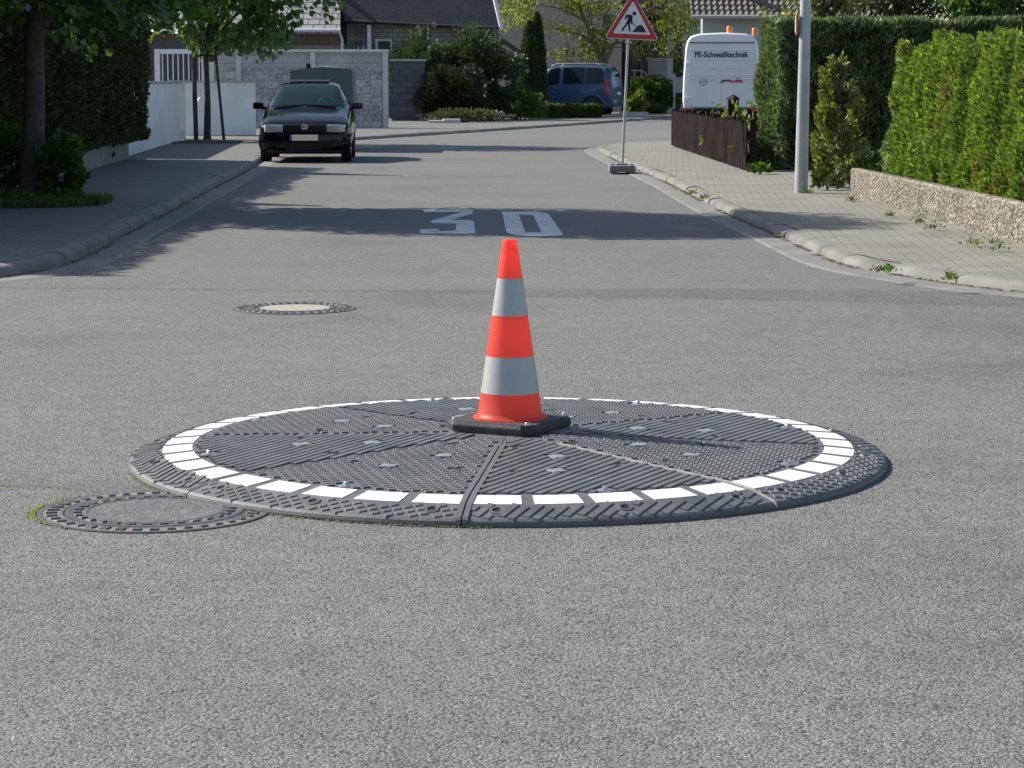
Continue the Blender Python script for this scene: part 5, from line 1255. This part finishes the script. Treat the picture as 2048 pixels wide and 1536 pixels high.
for x in (-0.13, 0.13):
    for y in (-0.27, 0.27): b.box((x, y, 0.018), (0.10, 0.13, 0.036), 0, 0.004)
b.build('foot', M_foot, sgn, smooth=30)
# ------------------------------------------------------------------ houses, garden and trees across the end of the street
M_roofdark = brick_mat('dark_roof_slates', (0.030, 0.031, 0.037), (0.040, 0.041, 0.048), (0.020, 0.020, 0.024), 0.30, 0.16, 0.012, plane='XZ', bump=0.6, grain=0.25, grain_scale=8)
M_rooflight = brick_mat('pale_roof_slates', (0.20, 0.205, 0.215), (0.26, 0.26, 0.265), (0.035, 0.035, 0.04), 0.42, 0.215, 0.022, plane='XZ', bump=0.8, grain=0.18, grain_scale=9)
M_clinker = brick_mat('pale_stone_blocks', (0.20, 0.19, 0.17), (0.26, 0.245, 0.225), (0.09, 0.085, 0.08), 0.40, 0.16, 0.012, plane='XZ', bump=0.7, grain=0.2, grain_scale=14)
M_fascia = mat('white_fascia', (0.66, 0.67, 0.68), 0.6, var=0.06, vscale=3)
M_beige = mat('beige_render', (0.40, 0.345, 0.305), 0.9, col2=(0.45, 0.39, 0.35), vscale=0.7, bump=0.2, bscale=50, detail=6)
M_window = mat('window_glass', (0.03, 0.035, 0.045), 0.12, spec=0.6)
M_door = mat('white_door', (0.50, 0.50, 0.49), 0.6, var=0.05, vscale=4)
M_rosy = mat('rosy_brick', (0.17, 0.085, 0.085), 0.85, col2=(0.23, 0.12, 0.115), vscale=3, bump=0.4, bscale=30)
M_palegreen = mat('pale_green_render', (0.33, 0.37, 0.34), 0.9, var=0.08, vscale=1.2)
M_woodbrown = mat('brown_wood', (0.10, 0.062, 0.048), 0.8, var=0.25, vscale=5)
Y1 = 88.0
def P1(px, py, Y=Y1): q = at(px, py, Y); return (q.x, q.z)
# --- house with the steep dark roof
h1 = thing('stone_house', 'pale stone house with steep dark slate roof behind the grey wall', 'house', (P1(840, 160)[0], Y1, 0))
ox = h1.location.x
def X1(px, Y=Y1): return at(px, 160, Y).x - ox
def Z1(py, Y=Y1): return at(1024, py, Y).z
ze = Z1(50)
MB().box(((X1(694) + X1(990)) / 2, 0.35, (ze + 0.7) / 2), (X1(990) - X1(694), 0.68, ze + 0.7)).build('wall', M_clinker, h1)
MB().box(((X1(540) + X1(940)) / 2, 4.4, Z1(-170) / 2), (X1(940) - X1(540), 4.0, Z1(-170))).build('rear_wing', M_roofdark, h1)
MB().box((X1(690) - 0.01, 1.2, (ze + 1.2) / 2 + 0.3), (0.06, 2.6, ze + 0.6)).build('shade_panel', M_roofdark, h1)  # dark panel added to keep the sunlit side wall from showing bright
# steep main roof slope, bottom edge over the facade
b = MB(); A_ = [(X1(692), -0.55, Z1(40)), (X1(1001), -0.75, Z1(55)), (X1(944), 2.1, Z1(-190)), (X1(640), 2.2, Z1(-190))]
B2 = [(x, y + 0.18, z - 0.10) for x, y, z in A_]; b.grid([A_, B2], closed=True); b.add(A_, [(0, 1, 2, 3)]); b.add(B2, [(3, 2, 1, 0)])
b.build('main_roof', M_roofdark, h1)
b = MB(); b.tube([(X1(1001) + 0.03, -0.78, Z1(62)), (X1(944) + 0.05, 2.08, Z1(-190))], 0.09, 4); b.build('verge_board', M_fascia, h1)
b = MB(); b.tube([(X1(692), -0.56, Z1(42)), (X1(1001), -0.76, Z1(57))], 0.05, 6); b.build('eaves_gutter', M_roofdark, h1)
# lower wing on the left with pale slates, a white gutter and dark eaves
zg = Z1(62); pts = [(X1(215), -2.2, zg), (X1(690), -2.2, zg), (X1(676), 1.6, Z1(-30)), (X1(215), 1.6, Z1(-30))]
b = MB(); B2 = [(x, y, z - 0.15) for x, y, z in pts]; b.grid([pts, B2], closed=True); b.add(pts, [(0, 1, 2, 3)]); b.add(B2, [(3, 2, 1, 0)]); b.build('wing_roof', M_rooflight, h1)
b = MB(); b.tube([(X1(215), -2.3, zg - 0.02), (X1(691), -2.3, zg - 0.02)], 0.06, 8); b.build('wing_gutter', M_fascia, h1)
b = MB(); b.tube([(X1(688), -2.22, zg - 0.05), (X1(692), -1.9, zg - 0.35), (X1(692), -1.9, 0)], 0.05, 8); b.build('downpipe', M_fascia, h1)
MB().box(((X1(215) + X1(688)) / 2, -1.98, zg - 0.30), (X1(688) - X1(215), 0.10, 0.36)).build('wing_fascia', M_woodbrown, h1)
MB().box(((X1(215) + X1(694)) / 2, 0.0, (zg - 0.48) / 2), (X1(694) - X1(215) - 0.02, 3.6, zg - 0.48)).build('wing_wall', M_clinker, h1)
d = MB().box(((X1(708) + X1(730)) / 2, -0.03, 1.35), (X1(730) - X1(708), 0.08, 2.7)).build('door', M_door, h1)
MB().box(((X1(711) + X1(726)) / 2, -0.08, Z1(62)), (X1(725) - X1(712), 0.03, 0.22)).build('door_light', M_window, d)
for a_, c_ in ((708.5, 713), (717, 722)): MB().box(((X1(a_) + X1(c_)) / 2 + 0.04, -0.08, Z1(92)), (X1(c_) - X1(a_), 0.03, 0.36)).build('door_pane', M_window, d)
MB().box((X1(740), -0.25, ze / 2), (0.14, 0.14, ze)).build('porch_post', M_fascia, h1)
w = MB().box((X1(768), -0.04, Z1(92)), (0.62, 0.08, 0.50)).build('window', M_door, h1); MB().box((X1(769), -0.085, Z1(92)), (0.46, 0.02, 0.36)).build('pane', M_window, w)
w = MB().box((X1(845), -0.04, Z1(66)), (0.50, 0.08, 0.62)).build('window', M_fascia, h1); MB().box((X1(848), -0.085, Z1(68)), (0.22, 0.02, 0.46)).build('pane', M_window, w)
gw = thing('garden_wall', 'grey block wall, darkened for shade, between the stone wall post and the dark bushes', 'wall', (P1(815, 160, 79)[0], 79, 0))
xa, xb = at(783, 160, 79).x - gw.location.x, at(850, 160, 79).x - gw.location.x; zt = at(0, 122, 79).z
MB().box(((xa + xb) / 2, 0, zt / 2), (xb - xa, 0.22, zt)).build('wall_panel', brick_mat('shade_toned_block_wall', (0.060, 0.063, 0.070), (0.082, 0.084, 0.092), (0.035, 0.035, 0.04), 0.5, 0.2, 0.012, plane='XZ', bump=0.6, grain=0.2), gw)  # block colours set dark to stand in for the shade on this wall
MB().box(((xa + xb) / 2, 0, zt + 0.03), (xb - xa + 0.1, 0.3, 0.06)).build('coping', M_coping, gw)

# --- beige house, tall, filling the gap
Y2 = 104.0
h2 = thing('beige_house', 'plain beige rendered house behind the feathery tree', 'house', (at(1130, 160, Y2).x, Y2, 0)); ox2 = h2.location.x
xa, xb = at(985, 160, Y2).x - ox2, at(1243, 160, Y2).x - ox2
MB().box(((xa + xb) / 2, 3, 3.3), (xb - xa, 6, 6.6)).build('wall', M_beige, h2)
b = MB(); b.prism([(-0.6, 6.6), (3.0, 8.6), (6.6, 6.6)], xa - 0.3, xb + 0.3, 'YZ'); b.build('roof', M_roofdark, h2)
w = MB().box((at(1216, 45, Y2).x - ox2, -0.03, at(1216, 52, Y2).z), (0.42, 0.08, 0.95)).build('window', M_woodbrown, h2); MB().box((at(1216, 45, Y2).x - ox2, -0.075, at(1216, 52, Y2).z), (0.32, 0.02, 0.82)).build('pane', M_window, w)
b = MB(); b.tube([(at(1181, 0, Y2).x - ox2, -0.06, 0.2), (at(1181, 0, Y2).x - ox2, -0.06, 6.4)], 0.035, 6); b.build('downpipe', M_beige, h2)
# little lean-to roof left of the cypress
l2 = thing('lean_to_roof', 'low brown lean-to roof between the dark bush and the cypress', 'roof', (at(1022, 160, 97).x, 97, 0))
x0, x1_ = at(1003, 0, 97).x - l2.location.x, at(1046, 0, 97).x - l2.location.x
b = MB(); q = [(x0, 0, at(0, 74, 97).z), (x1_, 0, at(0, 104, 97).z), (x1_, 3, at(0, 104, 97).z), (x0, 3, at(0, 74, 97).z)]; q2 = [(x, y, z - 0.2) for x, y, z in q]; b.grid([q, q2], closed=True); b.add(q, [(0, 1, 2, 3)]); b.add(q2, [(3, 2, 1, 0)]); b.build('roof_slab', M_woodbrown, l2)
MB().box(((x0 + x1_) / 2, 0.6, at(0, 112, 97).z / 2), (x1_ - x0 - 0.3, 0.3, at(0, 112, 97).z)).build('wall', M_clinker, l2)

# --- house with the brick porch and tiled roof
Y3 = 106.0
h3 = thing('porch_house', 'house with dark rosy brick porch and stairs beside the beige house', 'house', (at(1290, 160, Y3).x, Y3, 0)); ox3 = h3.location.x
def X3(px): return at(px, 160, Y3).x - ox3
def Z3(py): return at(1024, py, Y3).z
MB().box(((X3(1245) + X3(1332)) / 2, 1.0, 2.6), (X3(1332) - X3(1245), 2.0, 5.2)).build('wall', M_rosy, h3)
MB().box(((X3(1332) + X3(1430)) / 2, 0.5, 2.6), (X3(1430) - X3(1332) - 0.01, 2.0, 5.2)).build('side_wall', M_beige, h3)
for px in (1252, 1283, 1330): MB().box((X3(px), -0.15, 2.0), (0.16, 0.28, 4.0)).build('porch_pillar', M_rosy if px != 1283 else M_woodbrown, h3)
dd = MB().box((X3(1272), -0.04, 2.1), (0.62, 0.08, 2.3)).build('door', M_woodbrown, h3); MB().box((X3(1272), -0.09, 2.5), (0.3, 0.02, 0.9)).build('door_light', M_window, dd)
MB().box((X3(1300), -0.04, 2.5), (0.5, 0.08, 1.6)).build('dark_opening', M_window, h3)
ww_ = MB().box((X3(1354), -0.52, Z3(85)), (0.34, 0.08, 1.2)).build('window', M_woodbrown, h3); MB().box((X3(1354), -0.57, Z3(85)), (0.24, 0.02, 1.06)).build('pane', M_window, ww_)
MB().box((X3(1290), -0.9, 4.4), (3.0, 2.0, 0.25)).build('porch_roof', M_woodbrown, h3)
b = MB()
for i, (a_, c_) in enumerate((((1262, 141), (1284, 141)), ((1284, 141), (1318, 172)))):
    p, q = at(*a_, 103), at(*c_, 103)
    for dz in (0, -0.30): b.tube([(p.x - ox3, -3, p.z + dz), (q.x - ox3, -3, q.z + dz)], 0.025, 6)
for px in (1270, 1284, 1300): b.tube([(at(px, 0, 103).x - ox3, -3, 0.4), (at(px, 0, 103).x - ox3, -3, at(px, 142 if px < 1290 else 156, 103).z)], 0.025, 6)
b.build('stair_railing', M_galv, h3)
pl = thing('gate_pillar', 'pale concrete slab pillar beside the green shrub and white van', 'pillar', (at(1321, 160, 98).x, 98, 0)); xw = at(1340, 0, 98).x - at(1300, 0, 98).x
MB().box((0, 0, at(0, 116, 98).z / 2), (xw, 0.9, at(0, 116, 98).z), R(-18), 0.02).build('shaft', mat('pillar_concrete', (0.27, 0.255, 0.235), 0.9, col2=(0.34, 0.32, 0.295), vscale=2, bump=0.4, bscale=30), pl)
lg = thing('low_gate', 'pale grey low gate with post between the pillar and the white van', 'gate', (at(1360, 160, 96).x, 96, 0))
MB().box((at(1350, 0, 96).x - lg.location.x, 0, 0.85), (0.10, 0.1, 1.7)).build('post', M_galv, lg); MB().box((at(1362, 0, 96).x - lg.location.x, 0, 1.25), (0.42, 0.05, 0.62)).build('panel', mat('gate_panel', (0.36, 0.37, 0.38), 0.7), lg)
Y4 = 84.0
h4 = thing('tiled_house', 'pale green house under a brown grey pantile roof behind the white van', 'house', (at(1480, 160, Y4).x, Y4, 0)); ox4 = h4.location.x
def X4(px): return at(px, 160, Y4).x - ox4
def Z4(py): return at(1024, py, Y4).z
MB().box(((X4(1404) + X4(1760)) / 2, 0.4, Z4(36) / 2), (X4(1760) - X4(1404), 0.8, Z4(36))).build('wall', M_palegreen, h4)
M_pan = mat('pantile', (0.085, 0.072, 0.064), 0.8, col2=(0.14, 0.12, 0.105), vscale=2.5, bump=0.3, bscale=20)
# rows of real pantiles: waves across, steps down the slope
b = MB(); xa, xb = X4(1378), X4(1775); zeave = Z4(33); slope = R(33); nrow = 15; pit = 0.215; tl_ = 0.34; k = int((xb - xa) / pit)
for r in range(nrow):
    rows = []
    for u, lift in ((0.0, 0.055), (1.05, 0.0)):
        dd_ = (r + u) * tl_; y = -0.7 + dd_ * math.cos(slope); z = zeave + dd_ * math.sin(slope) + lift
        rows.append([(xa + (j / 4) * pit, y, z + 0.035 * math.sin(j / 4 * 2 * math.pi)) for j in range(k * 4)])
    b.grid(rows); b.grid([rows[0], [(x, y + 0.01, z - 0.055) for x, y, z in rows[0]]])
b.build('roof', M_pan, h4, smooth=50)
b = MB(); b.tube([(xa, -0.78, zeave - 0.03), (xb, -0.78, zeave - 0.03)], 0.07, 8); b.build('gutter', M_palegreen, h4)
b = MB(); b.tube([(X4(1478), -0.85, Z4(-8)), (X4(1560), -0.75, Z4(24))], 0.10, 8); b.build('hip_ridge', M_pan, h4)

# --- the dark bushes, cypress and low hedge in front of the stone house
def bush(name, label, px, base_y, Y, w_px, top_py, n, L, W, lm, seed, cat='bush', thresh=-0.2, amp=0.3, depth=1.3):
    bx = at(px, 160, Y).x; s = F_PX / Y; rx = w_px / s / 2; zt = at(1024, top_py, Y).z
    return shrub(name, label, (bx, Y, 0.1), (0, 0, zt * 0.46), (rx, depth, zt * 0.54), n, L, W, lm, seed, cat=cat, hollow=0.25, thresh=thresh, clump=1.3, amp=amp, stem_r=0.03)
bush('dark_bush', 'large dark yew like bush in front of the stone house', 935, 0, 81.5, 225, 58, 14000, 0.20, 0.07, L_yew, 201, amp=0.3)
bush('dark_bush', 'dark spreading bush reaching left over the block wall', 840, 0, 80.5, 120, 66, 6500, 0.20, 0.07, L_yew, 202, amp=0.45)
bush('reddish_bush', 'dark bush with a reddish tinge in front of the yew like bush', 905, 0, 79.2, 165, 132, 7000, 0.17, 0.07, leaf_mat('leaf_reddish', (0.016, 0.026, 0.013), (0.040, 0.052, 0.025), 0.12, spots=(0.050, 0.032, 0.022)), 203)
bush('dark_shrub', 'low dark green shrub left of the clipped low hedge', 1030, 0, 82.0, 120, 178, 2600, 0.15, 0.07, L_box, 204)
bush('pale_groundcover', 'low grey green ground cover at the edge of the far pavement', 930, 0, 76.6, 190, 224, 2400, 0.12, 0.05, leaf_mat('leaf_greyish', (0.04, 0.055, 0.03), (0.085, 0.10, 0.055), 0.2), 205, cat='ground cover', depth=0.8)
column_conifer('cypress', 'slim dark cypress with two tips left of the blue car', (at(1060, 160, 85).x, 85, 0.1), at(0, 45, 85).z - 0.1, 0.40, 5200, L_yew, 206, 0.17, 0.06, power=0.55, rag=0.10)
column_conifer('cypress', 'second taller tip of the cypress pair right beside the first', (at(1074, 160, 85.2).x, 85.2, 0.1), at(0, 28, 85.2).z - 0.1, 0.36, 4600, L_yew, 207, 0.17, 0.06, power=0.6, rag=0.10)
hedge_surface('low_hedge', 'low clipped box hedge in front of the blue car', [(at(1075, 160, 83.0).x, 83.3), (at(1188, 160, 85.5).x, 86.0)], 0.1, 0.58, 0.8, 6500, 0.10, 0.06, L_box, M_core, 208, bulge=0.06, ragged=0.04, faces=('R', 'T'), ends=(True, True))
bush('leafy_bush', 'bright leaved green bush right of the blue car', 1298, 0, 96.5, 112, 158, 3600, 0.19, 0.12, L_shrub, 209, thresh=-0.25, depth=1.0)
bush('yellow_green_shrub', 'yellow green shrub overlapping the bumper of the blue car', 1272, 0, 94.8, 46, 176, 900, 0.18, 0.12, L_locust, 210, thresh=-0.2, depth=0.5)
stn = thing('kerb_slab', 'two flat pale stone slabs lying before the ground cover', 'stone slab', (at(903, 245, 75.4).x, 75.4, 0.10))
MB().box((0, 0, 0.06), (0.55, 0.4, 0.12), 0.1, 0.02).build('slab', M_postc, stn); MB().box((-0.5, -0.1, 0.04), (0.4, 0.4, 0.08), -0.2, 0.02).build('slab', M_postc, stn)
dk = thing('concrete_step', 'low pale concrete step behind the blue car at the garden edge', 'step', (at(1268, 230, 93.2).x, 93.2, 0)); MB().box((0, 0, 0.10), (1.1, 0.6, 0.2), 0, 0.02).build('step', M_postc, dk)
# feathery tree behind the blue car
ft_ = thing('feathery_tree', 'light green feathery tree with forked trunk behind the blue car', 'tree', (at(1207, 160, 98).x, 98.0, 0.0))
b = MB(); S98 = F_PX / 98.0
def T3(px, py, dy=0.0): q = at(px, py, 98.0); return Vector((q.x - ft_.location.x, dy, q.z))
b.tube([T3(1206, 240), T3(1206, 165), T3(1209, 128)], [0.20, 0.17, 0.17], 10)
tr = b.build('trunk', M_bark_l, ft_, smooth=60)
b = MB(); rng = random.Random(12); ends = []
def limb(P, r0, r1):
    n_ = len(P); b.tube(P, [r0 + (r1 - r0) * i / (n_ - 1) for i in range(n_)], 7); ends.extend(P[1:]); 
limb([T3(1207, 132), T3(1195, 100, .2), T3(1178, 60, .3), T3(1160, 15, .5), T3(1140, -50, .6)], 0.13, 0.04)
limb([T3(1190, 88, .2), T3(1160, 68, .0), T3(1128, 62, -.4), T3(1100, 55, -.6)], 0.06, 0.02)
limb([T3(1209, 130), T3(1222, 95, -.3), T3(1246, 60, -.5), T3(1290, 25, -.7), T3(1330, -5, -.9)], 0.12, 0.03)
limb([T3(1228, 88, -.3), T3(1270, 80, -.2), T3(1320, 66, 0), T3(1365, 50, .2)], 0.06, 0.015)
limb([T3(1205, 120), T3(1215, 60, .5), T3(1212, 10, .7), T3(1220, -70, .9)], 0.10, 0.03)
limb([T3(1170, 40, .3), T3(1120, 15, .7), T3(1070, 5, .9), T3(1030, 25, 1.0)], 0.06, 0.015)
limb([T3(1200, 104), T3(1165, 92, .6), T3(1135, 100, .8)], 0.045, 0.012)
limb([T3(1160, 15, .5), T3(1100, -40, .2), T3(1040, -50, 0)], 0.05, 0.015)
limb([T3(1290, 25, -.7), T3(1350, 30, -.5), T3(1400, 10, -.4)], 0.04, 0.012)
twigs = []
for e in ends:
    for _ in range(5):
        q = e + Vector((rng.gauss(0, 0.55), rng.gauss(0, 0.5), rng.gauss(-0.05, 0.4))); b.tube([e, e.lerp(q, 0.5) + Vector((0, 0, 0.08)), q], [0.018, 0.012, 0.006], 5, False); twigs += [e.lerp(q, 0.6), q, q]
b.build('limbs', M_bark_l, ft_, smooth=60)
g = np.random.default_rng(31); P = []
for q in twigs:
    if q.z < 1.9: continue
    k = 13 if q.z > 3.6 else 9
    for _ in range(k): P.append((q.x + g.normal(0, .17), q.y + g.normal(0, .17), q.z + g.normal(-0.06, .12)))
extra = [T3(1000 + 70 * g.random(), -60 + 110 * g.random(), 1.2 * g.normal()) for _ in range(420)] + [T3(1330 + 60 * g.random(), -40 + 130 * g.random(), g.normal()) for _ in range(330)] + [T3(980 + 420 * g.random(), -140 + 120 * g.random(), 1.5 * g.normal()) for _ in range(1700)]
for q in extra:
    for _ in range(2): P.append((q.x + g.normal(0, .15), q.y + g.normal(0, .15), q.z + g.normal(0, .12)))
P = np.array(P); N = g.normal(size=P.shape) + np.array([0, 0, -0.9]); n = len(P)
leaves('crown', P, N, 0.22 * g.uniform(.6, 1.3, n), 0.075 * g.uniform(.6, 1.3, n), L_locust, ft_, 31)
# reddish climber / dark foliage between the porch and the van
bush('dark_bush', 'dark reddish hedge strip left of the white van above the low gate', 1348, 0, 101, 46, 96, 1500, 0.18, 0.08, L_yew, 211, depth=0.6)
# trees behind the houses on the left
for px, Y, w_, zt_, lab, sd_ in ((250, 100, 3.4, 9.0, 'large dark tree behind the left wing of the stone house', 301), (470, 104, 3.6, 10.0, 'tall dark tree behind the pale slate roof', 302)):
    x = at(px, 160, Y).x
    broad_tree('garden_tree', lab, (x, Y, 0), 0.2, 3.0, (0, 0, zt_ * 0.6), (w_, 2.4, zt_ * 0.42), 3200, 0.45, 0.3, L_yew, M_bark, sd_, hollow=0.2, thresh=-0.3)
